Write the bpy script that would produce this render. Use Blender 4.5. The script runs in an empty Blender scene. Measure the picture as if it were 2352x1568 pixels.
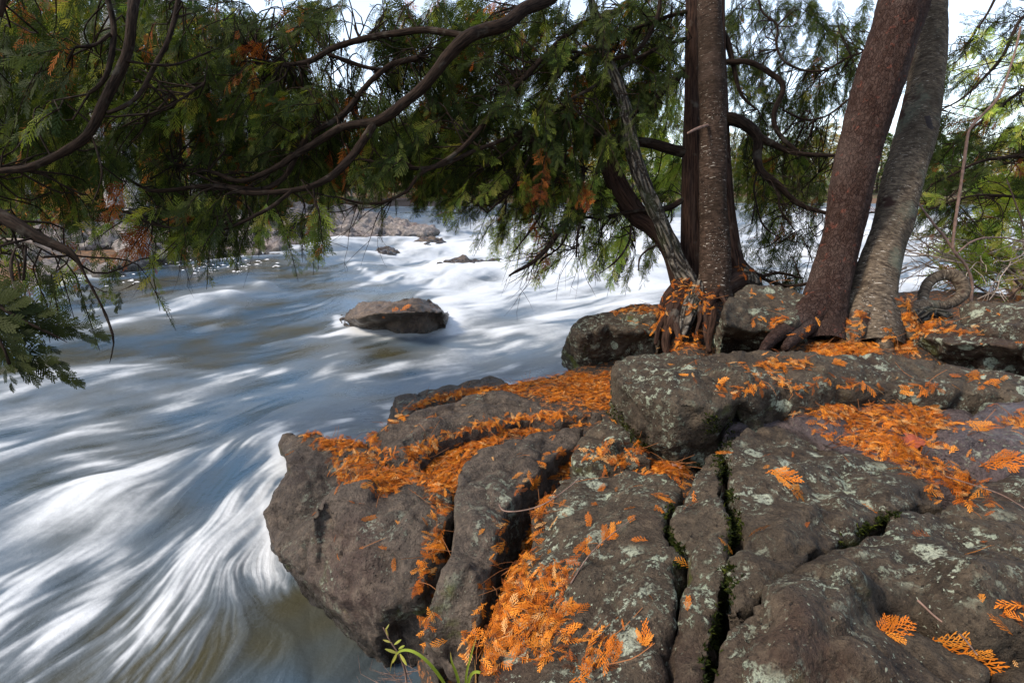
import bpy, math, random
import numpy as np
from mathutils import Vector, geometry
from mathutils.bvhtree import BVHTree

# ------------------------------------------------------------------ camera, world, sun, exposure
scene = bpy.context.scene
COL = scene.collection
FPX, HC, PITCH = 1307.0, 1.5, math.radians(15.2)
cd = bpy.data.cameras.new('camera'); cam = bpy.data.objects.new('camera', cd); COL.objects.link(cam)
cd.sensor_width = 36.0; cd.lens = 20.0; cd.clip_start = 0.02; cd.clip_end = 2000
cam.location = (0, 0, HC); cam.rotation_euler = (math.radians(90) - PITCH, 0, 0)
scene.camera = cam
world = bpy.data.worlds.new('World'); scene.world = world; world.use_nodes = True
SUN_EL, SUN_AZ = math.radians(44), math.radians(-108)      # azimuth from +Y towards +X
wn = world.node_tree; wn.nodes.clear()
wo = wn.nodes.new('ShaderNodeOutputWorld'); wb = wn.nodes.new('ShaderNodeBackground'); sk = wn.nodes.new('ShaderNodeTexSky')
sk.sky_type = 'NISHITA'; sk.sun_disc = False; sk.sun_elevation = SUN_EL; sk.sun_rotation = SUN_AZ % (2 * math.pi)
sk.air_density = 1.0; sk.dust_density = 1.0; sk.ozone_density = 3.0
wb.inputs['Strength'].default_value = 0.13
hs = wn.nodes.new('ShaderNodeHueSaturation'); hs.inputs['Saturation'].default_value = .62; wn.links.new(sk.outputs[0], hs.inputs['Color']); wn.links.new(hs.outputs[0], wb.inputs[0]); wn.links.new(wb.outputs[0], wo.inputs[0])
sl = bpy.data.lights.new('sun', 'SUN'); sl.energy = 1.9; sl.angle = math.radians(14); sl.color = (1.0, 0.86, 0.70)
so = bpy.data.objects.new('sun', sl); COL.objects.link(so)
sd = Vector((math.sin(SUN_AZ) * math.cos(SUN_EL), math.cos(SUN_AZ) * math.cos(SUN_EL), math.sin(SUN_EL)))
so.rotation_euler = sd.to_track_quat('Z', 'Y').to_euler()
scene.view_settings.view_transform = 'Standard'; scene.view_settings.look = 'None'
scene.view_settings.exposure = 1.45; scene.view_settings.gamma = 1.0
scene.cycles.max_bounces = 6; scene.cycles.diffuse_bounces = 3; scene.cycles.glossy_bounces = 2
scene.cycles.transmission_bounces = 3; scene.cycles.sample_clamp_indirect = 6.0

# ------------------------------------------------------------------ picture <-> place
CP, SP = math.cos(PITCH), math.sin(PITCH)
def ray(u, v):
    x = (np.asarray(u, float) - 1176) / FPX; y = (784 - np.asarray(v, float)) / FPX
    return np.stack([x, CP + y * SP, -SP + y * CP], -1)
CAM = np.array([0, 0, HC])
def P(u, v, z=0.0):
    d = ray(u, v); t = (z - HC) / d[..., 2]
    return CAM + d * np.asarray(t)[..., None]
def D(u, v, t):
    return CAM + ray(u, v) * np.asarray(t, float)[..., None]
def proj(p):
    q = np.asarray(p, float) - CAM
    f = q[..., 1] * CP - q[..., 2] * SP; up = q[..., 1] * SP + q[..., 2] * CP
    f = np.maximum(f, 1e-3)
    return 1176 + FPX * q[..., 0] / f, 784 - FPX * up / f

# ------------------------------------------------------------------ noise
def _h(i, j, k, s):
    n = (i * 374761393 + j * 668265263 + k * 2147483647 + s * 974634777) & 0xffffffff
    n = ((n ^ (n >> 13)) * 1274126177) & 0xffffffff
    n = n ^ (n >> 16)
    return (n & 0xffff) / 65535.0
def vn(p, s=0):
    p = np.asarray(p, float); f = np.floor(p); i = f.astype(np.int64); w = p - f; w = w * w * (3 - 2 * w)
    x, y, z = i[..., 0], i[..., 1], i[..., 2]; a, b, c = w[..., 0], w[..., 1], w[..., 2]
    r = 0
    for dx in (0, 1):
        for dy in (0, 1):
            for dz in (0, 1):
                r = r + _h(x + dx, y + dy, z + dz, s) * (a if dx else 1 - a) * (b if dy else 1 - b) * (c if dz else 1 - c)
    return r
def fbm(p, o=4, s=0, g=0.5):
    r = 0; a = 1; t = 0
    for k in range(o):
        r = r + a * vn(np.asarray(p) * (2 ** k) + k * 7.3, s + k); t += a; a *= g
    return r / t
def smooth(x, a, b):
    t = np.clip((x - a) / (b - a), 0, 1); return t * t * (3 - 2 * t)

# ------------------------------------------------------------------ mesh helpers
def mesh(name, V, F, attrs=None, smooth_=True):
    """V (N,3), F (M,k) one face size, or a list of such arrays"""
    V = np.asarray(V, np.float32); Fs = F if isinstance(F, list) else [F]
    me = bpy.data.meshes.new(name)
    me.vertices.add(len(V)); me.vertices.foreach_set('co', V.ravel())
    idx = np.concatenate([f.ravel() for f in Fs]).astype(np.int32)
    tot = np.concatenate([np.full(len(f), f.shape[1]) for f in Fs]).astype(np.int32)
    st = np.concatenate([[0], np.cumsum(tot)[:-1]]).astype(np.int32)
    me.loops.add(len(idx)); me.loops.foreach_set('vertex_index', idx)
    me.polygons.add(len(tot)); me.polygons.foreach_set('loop_start', st); me.polygons.foreach_set('loop_total', tot)
    me.polygons.foreach_set('use_smooth', np.full(len(tot), smooth_))
    me.update(calc_edges=True)
    for k, (ty, val) in (attrs or {}).items():
        a = me.attributes.new(k, ty, 'POINT')
        a.data.foreach_set({'FLOAT': 'value', 'FLOAT_VECTOR': 'vector', 'FLOAT_COLOR': 'color'}[ty], np.asarray(val, np.float32).ravel())
    return me
def obj(name, me, mat=None, parent=None, label=None, cat=None, group=None, kind=None):
    o = bpy.data.objects.new(name, me); COL.objects.link(o)
    if mat is not None and me is not None:
        me.materials.clear(); me.materials.append(mat)
    if parent is not None: o.parent = parent
    if label: o['label'] = label
    if cat: o['category'] = cat
    if group: o['group'] = group
    if kind: o['kind'] = kind
    return o
def empty(name, loc, label, cat, group=None):
    o = bpy.data.objects.new(name, None); COL.objects.link(o); o.location = loc; o.empty_display_size = .1
    o['label'] = label; o['category'] = cat
    if group: o['group'] = group
    return o
def child(name, V, F, mat, parent, attrs=None, smooth_=True, label=None):
    V = np.asarray(V, float) - np.array(parent.location)
    return obj(name, mesh(name, V, F, attrs, smooth_), mat, parent, label)

def catmull(P_, n_per=8):
    P_ = np.asarray(P_, float); A = np.vstack([2 * P_[0] - P_[1], P_, 2 * P_[-1] - P_[-2]])
    out = []
    t = np.linspace(0, 1, n_per, endpoint=False)[:, None]
    for i in range(1, len(A) - 2):
        a, b, c, d = A[i - 1], A[i], A[i + 1], A[i + 2]
        out.append(.5 * ((2 * b) + (-a + c) * t + (2 * a - 5 * b + 4 * c - d) * t * t + (-a + 3 * b - 3 * c + d) * t ** 3))
    out.append(P_[-1:]); return np.vstack(out)
def resample(Q, step):
    L = np.concatenate([[0], np.cumsum(np.linalg.norm(np.diff(Q[:, :3], axis=0), axis=1))])
    n = max(2, int(L[-1] / step) + 1); s = np.linspace(0, L[-1], n)
    return np.stack([np.interp(s, L, Q[:, k]) for k in range(Q.shape[1])], 1), s
def tube(Q, sides=8, step=.03, rough=None, wob=0, seed=0, cap=True):
    """Q (n,4) x y z r -> V, F(quads), bark attr"""
    Q, s = resample(Q, step); n = len(Q); c = Q[:, :3].copy(); r = Q[:, 3]
    if wob:
        c += (np.stack([vn(np.stack([s * 5, s * 0 + k * 9 + seed, s * 0], 1)) for k in range(3)], 1) - .5) * wob
    T = np.gradient(c, axis=0); T /= np.linalg.norm(T, axis=1)[:, None] + 1e-9
    N = np.zeros_like(T); a = np.array([0, 0, 1.]) if abs(T[0, 2]) < .9 else np.array([0, 1., 0])
    v = np.cross(T[0], a); v /= np.linalg.norm(v)
    for i in range(n):
        v = v - T[i] * v.dot(T[i]); v /= np.linalg.norm(v) + 1e-9; N[i] = v
    B = np.cross(T, N); th = np.linspace(0, 2 * math.pi, sides, endpoint=False)
    ct, st_ = np.cos(th), np.sin(th)
    bark = np.stack([r[:, None] * ct, r[:, None] * st_, s[:, None] + 0 * ct + seed * 3.7], -1)
    rr = r[:, None] * np.ones(sides)
    if rough is not None: rr = rr + rough(bark, r[:, None], th, s[:, None])
    V = c[:, None] + rr[..., None] * (ct[None, :, None] * N[:, None] + st_[None, :, None] * B[:, None])
    i = np.arange(n - 1)[:, None] * sides; j = np.arange(sides); k = (j + 1) % sides
    F = np.stack([i + j, i + k, i + sides + k, i + sides + j], -1).reshape(-1, 4)
    V = V.reshape(-1, 3); bark = bark.reshape(-1, 3)
    if cap:
        m = len(V); V = np.vstack([V, c[-1:] + T[-1:] * r[-1] * .6]); bark = np.vstack([bark, bark[-1:]])
        b0 = (n - 1) * sides
        F = [F, np.stack([b0 + j, b0 + k, np.full(sides, m)], -1)]
    else: F = [F]
    return V, F, bark
def join(parts):
    """parts: list of (V, [F...], attr) -> merged"""
    V = []; A = []; F = {}; off = 0
    for v, f, a in parts:
        V.append(v); A.append(a)
        for g in (f if isinstance(f, list) else [f]): F.setdefault(g.shape[1], []).append(g + off)
        off += len(v)
    return np.vstack(V), [np.vstack(F[k]) for k in sorted(F)], np.vstack(A)

# ------------------------------------------------------------------ materials
def newmat(name):
    m = bpy.data.materials.new(name); m.use_nodes = True; nt = m.node_tree; nt.nodes.clear()
    out = nt.nodes.new('ShaderNodeOutputMaterial'); b = nt.nodes.new('ShaderNodeBsdfPrincipled')
    nt.links.new(b.outputs[0], out.inputs[0]); return m, nt, b, out
class N:
    def __init__(s, nt): s.nt = nt
    def n(s, t, **k):
        x = s.nt.nodes.new(t)
        for a, b in k.items(): setattr(x, a, b)
        return x
    def set(s, sock, val):
        if isinstance(val, bpy.types.NodeSocket): s.nt.links.new(val, sock)
        else: sock.default_value = val
    def noise(s, vec, scale, detail=4, rough=.55, dist=0.0, out=0):
        x = s.n('ShaderNodeTexNoise'); s.set(x.inputs['Vector'], vec); s.set(x.inputs['Scale'], scale)
        x.inputs['Detail'].default_value = detail; x.inputs['Roughness'].default_value = rough; x.inputs['Distortion'].default_value = dist
        return x.outputs[out]
    def voro(s, vec, scale, feature='F1', out='Distance', rnd=1.0):
        x = s.n('ShaderNodeTexVoronoi', feature=feature); s.set(x.inputs['Vector'], vec); s.set(x.inputs['Scale'], scale)
        x.inputs['Randomness'].default_value = rnd; return x.outputs[out]
    def math(s, op, a, b=0.0, c=0.0, clamp=False):
        x = s.n('ShaderNodeMath', operation=op, use_clamp=clamp); s.set(x.inputs[0], a); s.set(x.inputs[1], b); s.set(x.inputs[2], c); return x.outputs[0]
    def rng(s, v, a, b, c=0.0, d=1.0):
        x = s.n('ShaderNodeMapRange', interpolation_type='SMOOTHSTEP'); s.set(x.inputs[0], v)
        for k, w in zip((1, 2, 3, 4), (a, b, c, d)): s.set(x.inputs[k], w)
        return x.outputs[0]
    def mix(s, f, a, b, mode='MIX'):
        x = s.n('ShaderNodeMix', data_type='RGBA', blend_type=mode); s.set(x.inputs['Factor'], f)
        for k, w in ((6, a), (7, b)): s.set(x.inputs[k], w if isinstance(w, bpy.types.NodeSocket) else (*w, 1.0))
        return x.outputs[2]
    def mul(s, v, xyz):
        x = s.n('ShaderNodeVectorMath', operation='MULTIPLY'); s.set(x.inputs[0], v); x.inputs[1].default_value = xyz; return x.outputs[0]
    def attr(s, name, out='Vector'):
        x = s.n('ShaderNodeAttribute', attribute_name=name); return x.outputs[out]
    def pos(s): return s.n('ShaderNodeNewGeometry').outputs['Position']
    def bump(s, h, strength, dist, normal=None):
        x = s.n('ShaderNodeBump'); s.set(x.inputs['Height'], h); x.inputs['Strength'].default_value = strength; x.inputs['Distance'].default_value = dist
        if normal is not None: s.nt.links.new(normal, x.inputs['Normal'])
        return x.outputs[0]

def rock_mat(name, a, b, lichen=0.5, moss=0.3, wet=0.0, scale=1.0, pale=(.38, .38, .30), spec=.18):
    m, nt, bs, out = newmat(name); q = N(nt); p = q.pos()
    if scale != 1.0: p = q.mul(p, (scale,) * 3)
    n1 = q.noise(p, 3.0, 5, .6); n2 = q.noise(p, 22.0, 6, .65); n3 = q.noise(p, 150.0, 3, .6)
    col = q.mix(q.rng(n1, .35, .68), a, b)
    col = q.mix(q.rng(q.noise(p, 1.7, 3), .52, .72, 0, .55), col, (a[0] * 1.25, a[1] * .82, a[2] * .85))
    col = q.mix(q.rng(n2, .42, .70, .0, .75), col, (b[0] * 1.8, b[1] * 1.75, b[2] * 1.7)); col = q.mix(q.rng(q.noise(p, 45, 6, .75), .52, .66, 0, .8), col, (a[0] * .4, a[1] * .38, a[2] * .36))
    col = q.mix(q.rng(n3, .50, .70, 0, .6), col, (a[0] * .35, a[1] * .35, a[2] * .35)); col = q.mix(q.rng(q.noise(p, 190, 3, .6), .60, .72, 0, .55), col, (b[0] * 2.6, b[1] * 2.5, b[2] * 2.3))
    # pits
    pit = q.rng(q.voro(p, 55.0), .10, .2, 1, 0); pit = q.math('MULTIPLY', pit, q.rng(q.noise(p, 8, 2), .5, .62))
    col = q.mix(q.math('MULTIPLY', pit, .7), col, (.012, .011, .01))
    # lichen: crusty patches
    wp = q.n('ShaderNodeVectorMath', operation='ADD'); q.set(wp.inputs[0], p)
    wv = q.n('ShaderNodeVectorMath', operation='SCALE'); q.set(wv.inputs[0], q.noise(p, 40, 3, .6, 0, 1)); wv.inputs[3].default_value = .03
    q.set(wp.inputs[1], wv.outputs[0]); w = wp.outputs[0]
    reg = q.rng(q.noise(p, 2.3, 4, .6), .60 - .22 * lichen, .66 - .16 * lichen)
    l1 = q.rng(q.noise(w, 42, 7, .80), .53, .56); l1 = q.math('MULTIPLY', l1, q.rng(q.noise(p, 9, 4, .6), .44, .54))
    vd = q.voro(w, 11.0); sp = q.rng(vd, .27, .33, 1, 0); sp = q.math('MULTIPLY', sp, q.rng(q.noise(p, 95, 4, .7), .36, .50))
    sp = q.math('MULTIPLY', sp, q.rng(q.voro(w, 11.0, out='Color'), .58, .62))
    l = q.math('MULTIPLY', q.math('MAXIMUM', l1, sp), reg)
    l4 = q.math('MULTIPLY', q.rng(q.voro(w, 70.0), .12, .2, 1, 0), q.rng(q.noise(p, 5, 3), .5, .62))
    l = q.math('MAXIMUM', l, q.math('MULTIPLY', l4, min(1.0, .35 + lichen)))
    lc = q.mix(q.noise(p, 6, 2), pale, (pale[0] * .62, pale[1] * .78, pale[2] * .66))
    lc = q.mix(q.rng(q.noise(p, 260, 2), .4, .7, 0, .5), lc, (.10, .11, .09))
    col = q.mix(q.math('MULTIPLY', l, min(1.0, lichen * 1.2 + .3)), col, lc)
    # moss where rough noise allows and the face is steep
    if moss > 0:
        sep = q.n('ShaderNodeSeparateXYZ'); nt.links.new(q.n('ShaderNodeNewGeometry').outputs['Normal'], sep.inputs[0])
        mf = q.math('MULTIPLY', q.rng(q.noise(p, 4.5, 5, .65), .60 - .1 * moss, .70), q.rng(sep.outputs[2], .1, .65, 1, .0))
        col = q.mix(q.math('MULTIPLY', mf, .8), col, q.mix(n3, (.035, .045, .008), (.11, .12, .02)))
    wetn = q.rng(q.noise(p, 2.2, 3), .48, .62) if wet else None
    r = q.rng(n2, .3, .8, .62, .85)
    sz = q.n('ShaderNodeSeparateXYZ'); nt.links.new(q.pos(), sz.inputs[0])
    wb_ = q.rng(q.math('ADD', sz.outputs[2], q.math('MULTIPLY', q.noise(q.pos(), 9, 3), -.12)), -.02, .05, 1, 0)
    col = q.mix(wb_, col, q.mix(1.0, col, (.42, .42, .40), 'MULTIPLY')); r = q.math('SUBTRACT', r, q.math('MULTIPLY', wb_, .42))
    if wet:
        r = q.math('SUBTRACT', r, q.math('MULTIPLY', wetn, .38 * wet)); 
    q.set(bs.inputs['Base Color'], col); q.set(bs.inputs['Roughness'], r); bs.inputs['Specular IOR Level'].default_value = spec + .3 * wet
    h = q.math('ADD', q.math('MULTIPLY', n2, 1.0), q.math('MULTIPLY', q.noise(p, 70, 6, .7), .55))
    h = q.math('ADD', h, q.math('MULTIPLY', n3, .16)); h = q.math('SUBTRACT', h, q.math('MULTIPLY', pit, .5))
    h = q.math('ADD', h, q.math('MULTIPLY', l, .10))
    q.set(bs.inputs['Normal'], q.bump(h, 1.0, .020 / scale))
    return m
M = {}
M['rock'] = rock_mat('dark_basalt', (.034, .025, .017), (.058, .045, .031), .9, .6)
M['rock_left'] = rock_mat('grey_basalt', (.038, .029, .022), (.075, .059, .045), .35, .25, spec=.25)
M['rock_wet'] = rock_mat('wet_purple_basalt', (.040, .029, .030), (.060, .045, .044), .25, .15, wet=1.0)
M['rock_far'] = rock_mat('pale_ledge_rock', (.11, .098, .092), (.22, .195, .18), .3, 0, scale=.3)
M['rock_boulder'] = rock_mat('river_boulder', (.036, .024, .016), (.095, .068, .048), .1, 0, wet=1.0)

def soil_mat():
    m, nt, bs, out = newmat('forest_soil'); q = N(nt); p = q.pos()
    n = q.noise(p, 30, 5, .7); g = q.noise(p, .12, 4, .6)
    c = q.mix(q.rng(n, .35, .7), (.012, .009, .006), (.045, .028, .015)); c = q.mix(q.rng(q.noise(p, 48, 4, .7), .52, .60), c, (.24, .085, .015))
    far = q.mix(q.rng(q.noise(p, 6, 6, .75), .40, .60), (.05, .033, .018), (.17, .085, .035))
    far = q.mix(q.rng(g, .45, .6), far, (.06, .07, .02))
    sep = q.n('ShaderNodeSeparateXYZ'); nt.links.new(p, sep.inputs[0])
    q.set(bs.inputs['Base Color'], q.mix(q.rng(sep.outputs[1], 4.5, 8.0), c, far))
    bs.inputs['Roughness'].default_value = .9; q.set(bs.inputs['Normal'], q.bump(n, 1, .02)); return m
M['soil'] = soil_mat()

def bark_mat(name, kind):
    m, nt, bs, out = newmat(name); q = N(nt); b = q.attr('bark'); p = q.pos()
    if kind == 'cedar':
        s = q.mul(b, (1, 1, .09)); f = q.noise(s, 110, 5, .65, .3); f2 = q.noise(s, 30, 3, .6)
        c = q.mix(q.rng(f, .35, .65), (.009, .0045, .003), (.046, .025, .017)); c = q.mix(q.rng(f2, .45, .7, 0, .5), c, (.06, .040, .032))
        c = q.mix(q.rng(q.noise(p, 9, 3), .6, .72, 0, .5), c, (.13, .12, .10)); h = q.math('ADD', f, f2); d = .012
    elif kind == 'limb':
        s = q.mul(b, (1, 1, .12)); f = q.noise(s, 160, 4, .6); 
        c = q.mix(q.rng(f, .35, .65), (.007, .0045, .003), (.030, .019, .013)); c = q.mix(q.rng(q.noise(p, 14, 3), .58, .7, 0, .55), c, (.06, .052, .04)); h = f; d = .006
    elif kind == 'furrow':
        s = q.mul(b, (1, 1, .16)); w = q.noise(s, 28, 5, .6, .6); e = q.voro(q.mul(b, (1, 1, .22)), 34.0, 'DISTANCE_TO_EDGE')
        c = q.mix(q.rng(e, .03, .3), (.014, .011, .009), (.12, .102, .080)); c = q.mix(q.rng(q.noise(p, 60, 5, .7), .5, .68, 0, .7), c, (.20, .19, .165))
        c = q.mix(q.rng(q.noise(p, 4, 3), .5, .7, 0, .35), c, (.06, .07, .025)); h = q.math('ADD', q.rng(e, 0, .35), w); d = .018
    elif kind == 'pine':
        s = q.mul(b, (1, 1, .62)); wv = q.n('ShaderNodeVectorMath', operation='SCALE'); q.set(wv.inputs[0], q.noise(s, 40, 3, .6, 0, 1)); wv.inputs[3].default_value = .032
        ad = q.n('ShaderNodeVectorMath', operation='ADD'); q.set(ad.inputs[0], s); q.set(ad.inputs[1], wv.outputs[0])
        e = q.voro(ad.outputs[0], 62.0, 'DISTANCE_TO_EDGE'); n = q.noise(b, 130, 4, .7)
        c = q.mix(q.rng(n, .3, .7), (.015, .007, .005), (.048, .027, .020)); c = q.mix(q.rng(q.voro(ad.outputs[0], 62.0, out='Color'), .2, .8, 0, .55), c, (.066, .042, .034)); c = q.mix(q.math('MULTIPLY', q.rng(e, .0, .09, .85, 0), q.rng(q.noise(b, 18, 3), .40, .60)), c, (.022, .010, .008))
        c = q.mix(q.rng(q.noise(p, 3.2, 3), .45, .7, 0, .5), c, (.09, .066, .055)); c = q.mix(q.rng(q.noise(b, 22, 3), .62, .7, 0, .7), c, (.13, .045, .03))
        h = q.math('ADD', q.rng(e, 0, .16, 0, .6), q.math('MULTIPLY', n, 1.0)); h = q.math('ADD', h, q.rng(q.voro(ad.outputs[0], 62.0, out='Color'), 0, 1, 0, .9)); d = .009
    else:   # birch: thin horizontal peels and dashes
        s = q.mul(b, (.42, .42, 1.5)); f = q.noise(s, 80, 7, .72, .2); g = q.noise(q.mul(b, (.6, .6, 1.2)), 26, 6, .7, .2)
        hi = (.16, .125, .088) if kind == 'birch' else (.066, .043, .031)
        lo = (.040, .030, .022) if kind == 'birch' else (.019, .012, .008)
        c = q.mix(q.rng(f, .36, .66), lo, hi); c = q.mix(q.rng(g, .52, .64, 0, .7), c, (lo[0] * .55, lo[1] * .5, lo[2] * .5))
        dash = q.math('MULTIPLY', q.rng(q.noise(q.mul(b, (.35, .35, 2.0)), 75, 2), .66, .71), 1.0)
        c = q.mix(q.math('MULTIPLY', dash, .9), c, (.40, .36, .30)); sp2 = q.math('MULTIPLY', q.rng(q.voro(q.mul(b, (1, 1, 1.6)), 60.0), .10, .17, 1, 0), q.rng(q.noise(p, 7, 3), .46, .58)); c = q.mix(q.math('MULTIPLY', sp2, .9), c, (.40, .38, .33)); c = q.mix(q.rng(q.noise(p, 2.4, 4, .65), .42, .62, 0, .6), c, (lo[0] * .8, lo[1] * .85, lo[2] * .8))
        c = q.mix(q.rng(q.noise(p, 5, 4, .6), .55, .68, 0, .55), c, (.10, .115, .085) if kind == 'birch' else (.06, .04, .03))
        if kind == 'birch': c = q.mix(q.rng(q.noise(p, 3.1, 4, .7), .60, .66, 0, .9), c, (.03, .015, .012))
        h = q.math('ADD', f, q.math('MULTIPLY', g, 1.2)); d = .008
    q.set(bs.inputs['Base Color'], c); bs.inputs['Roughness'].default_value = .85; bs.inputs['Specular IOR Level'].default_value = .08
    q.set(bs.inputs['Normal'], q.bump(h, 1, d)); return m
for k in ('cedar', 'limb', 'furrow', 'pine', 'birch', 'birch_brown'): M[k] = bark_mat(k + '_bark', k)

def leaf_mat(name, trans=.35, rough=.6):
    m, nt, bs, out = newmat(name); q = N(nt); c = q.attr('Col', 'Color')
    q.set(bs.inputs['Base Color'], c); bs.inputs['Roughness'].default_value = rough; bs.inputs['Specular IOR Level'].default_value = .07
    if trans:
        t = q.n('ShaderNodeBsdfTranslucent'); q.set(t.inputs[0], q.mix(.5, c, q.mix(1.0, c, (2.2, 2.3, .6), 'MULTIPLY')))
        mx = q.n('ShaderNodeMixShader'); mx.inputs[0].default_value = trans
        nt.links.new(bs.outputs[0], mx.inputs[1]); nt.links.new(t.outputs[0], mx.inputs[2]); nt.links.new(mx.outputs[0], out.inputs[0])
    return m
M['leaf'] = leaf_mat('cedar_foliage', .35); M['litter'] = leaf_mat('fallen_cedar_spray', .15, .7)
def plain(name, c, r=.8, sp=.3):
    m, nt, bs, out = newmat(name); q = N(nt); n = q.noise(q.pos(), 40, 4, .6)
    q.set(bs.inputs['Base Color'], q.mix(q.rng(n, .3, .7), tuple(x * .65 for x in c), tuple(min(1, x * 1.3) for x in c)))
    bs.inputs['Roughness'].default_value = r; bs.inputs['Specular IOR Level'].default_value = sp
    q.set(bs.inputs['Normal'], q.bump(n, .6, .005)); return m
M['twig'] = plain('dry_twig', (.16, .10, .075)); M['dead'] = plain('bleached_dead_wood', (.34, .27, .22))
M['moss'] = plain('dark_moss', (.035, .045, .010), .95); M['concrete'] = plain('weathered_concrete', (.16, .12, .10))
# ------------------------------------------------------------------ terrain: one sheet under everything
riv = np.array([(-9, -6)] + [tuple(P(u, v)[:2]) for u, v in ((60, 652), (250, 628), (430, 598), (560, 586), (655, 578), (705, 545), (800, 515), (855, 480))]
    + [(-9, 52), (-2, 56), (8, 58), (22, 56), (45, 50), (60, 44), (34, 22), (15, 15.5), (10.2, 12.6), (7.0, 8.6), (4.4, 5.8), (3.4, 4.6), (2.4, 4.35), (1.6, 4.1)]
    + [(1.15, 3.95), (.62, 3.75), (.42, 3.45), (.10, 3.3), (-.25, 3.05), (-.45, 2.8), (-.62, 2.45), (-.62, 2.0), (-.40, 1.7), (-.30, 1.30), (-.42, .9), (-.5, -6)])
def sdf(x, y, poly):
    d = np.full(np.shape(x), 1e9); ins = np.zeros(np.shape(x), bool)
    for i in range(len(poly)):
        (ax, ay), (bx, by) = poly[i - 1], poly[i]; ex, ey = bx - ax, by - ay
        t = np.clip(((x - ax) * ex + (y - ay) * ey) / (ex * ex + ey * ey + 1e-12), 0, 1)
        d = np.minimum(d, np.hypot(x - ax - t * ex, y - ay - t * ey))
        c = (ay > y) != (by > y); xi = ax + (y - ay) * ex / (ey if abs(ey) > 1e-9 else 1e-9); ins ^= c & (x < xi)
    return np.where(ins, -d, d)
# heights of the soil that shows between the blocks (picture point, height)
GP = [(700, 1060, .22), (880, 1150, .25), (900, 1045, .40), (1030, 1090, .36), (1000, 1300, .32), (950, 1440, .25), (930, 1540, .12), (1100, 1050, .42), (1200, 990, .42), (900, 960, .33),
      (1000, 920, .34), (1250, 870, .40), (1370, 860, .44), (1380, 930, .45), (1420, 1050, .55), (1540, 1085, .58), (1280, 1080, .46), (1230, 1180, .36), (1180, 1300, .30), (1120, 1480, .22), (1060, 1568, .18),
      (1350, 900, .42), (1310, 830, .42), (1500, 900, .40), (1480, 760, .60), (1580, 790, .70), (1540, 800, .68), (1600, 700, .82), (1650, 650, .86), (1560, 650, .8), (1750, 760, .72), (1850, 780, .80), (1950, 790, .80), (2080, 780, .80), (2150, 730, .80),
      (1870, 740, .80), (2200, 760, .72), (2300, 740, .7), (1700, 900, .5), (1850, 940, .62), (2100, 960, .62), (2350, 900, .66), (2250, 1100, .62), (2350, 1100, .62), (2230, 700, .74), (2350, 700, .7),
      (1680, 1150, .45), (1680, 1400, .45), (1640, 1560, .45), (1560, 1300, .5), (1350, 1300, .4), (1900, 1250, .5), (2150, 1450, .5), (2352, 1500, .5), (1300, 1550, .35), (2000, 1550, .5)]
GXY = np.array([P(u, v, z)[:2] for u, v, z in GP]); GZ = np.array([g[2] for g in GP])
def gheight(x, y):
    x = np.asarray(x, float); y = np.asarray(y, float); s = sdf(x, y, riv)
    w = 0; a = 0
    for (gx, gy), gz in zip(GXY, GZ):
        k = 1 / (((x - gx) ** 2 + (y - gy) ** 2) + .004) ** 1.6; w = w + k; a = a + k * gz
    near = a / w
    p3 = np.stack([x, y, 0 * x], -1)
    farh = .03 + .22 * smooth(s, .3, 4) + .022 * np.clip(s - 3, 0, 60) + (fbm(p3 * .5, 3) - .5) * .5 * smooth(s, 0, 2) + 2.5 * smooth(s, 25, 90) * fbm(p3 * .02, 2, 5)
    k = smooth(np.hypot(x - 1.0, y - 2.0), 3.6, 5.2); base = near * (1 - k) + farh * k
    h = -.7 + (base + .7) * smooth(s, -.10, .12 + .5 * k)
    near_m = smooth(x, -9, -12) * 0 
    return h + (fbm(p3 * 14, 3, 2) - .5) * .03
def axis(a, b, st, lim, g=1.12):
    r = list(np.arange(a, b, st)); d = st; x = r[-1]
    while x < lim: d = min(d * g, 6); x += d; r.append(x)
    d = st; x = a; l = []
    while x > -lim: d = min(d * g, 6); x -= d; l.append(x)
    return np.array(l[::-1] + r)
gx = axis(-1.0, 4.2, .035, 160); gy = axis(.3, 5.0, .035, 220)
gy = gy[gy > -12]
X, Y = np.meshgrid(gx, gy); Z = gheight(X, Y)
V = np.stack([X, Y, Z], -1).reshape(-1, 3); nx = len(gx); i = np.arange(len(gy) - 1)[:, None] * nx + np.arange(nx - 1)
F = np.stack([i, i + 1, i + nx + 1, i + nx], -1).reshape(-1, 4)
ground = obj('ground', mesh('ground', V, F), M['soil'], kind='structure')
gV, gF = V, F

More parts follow.
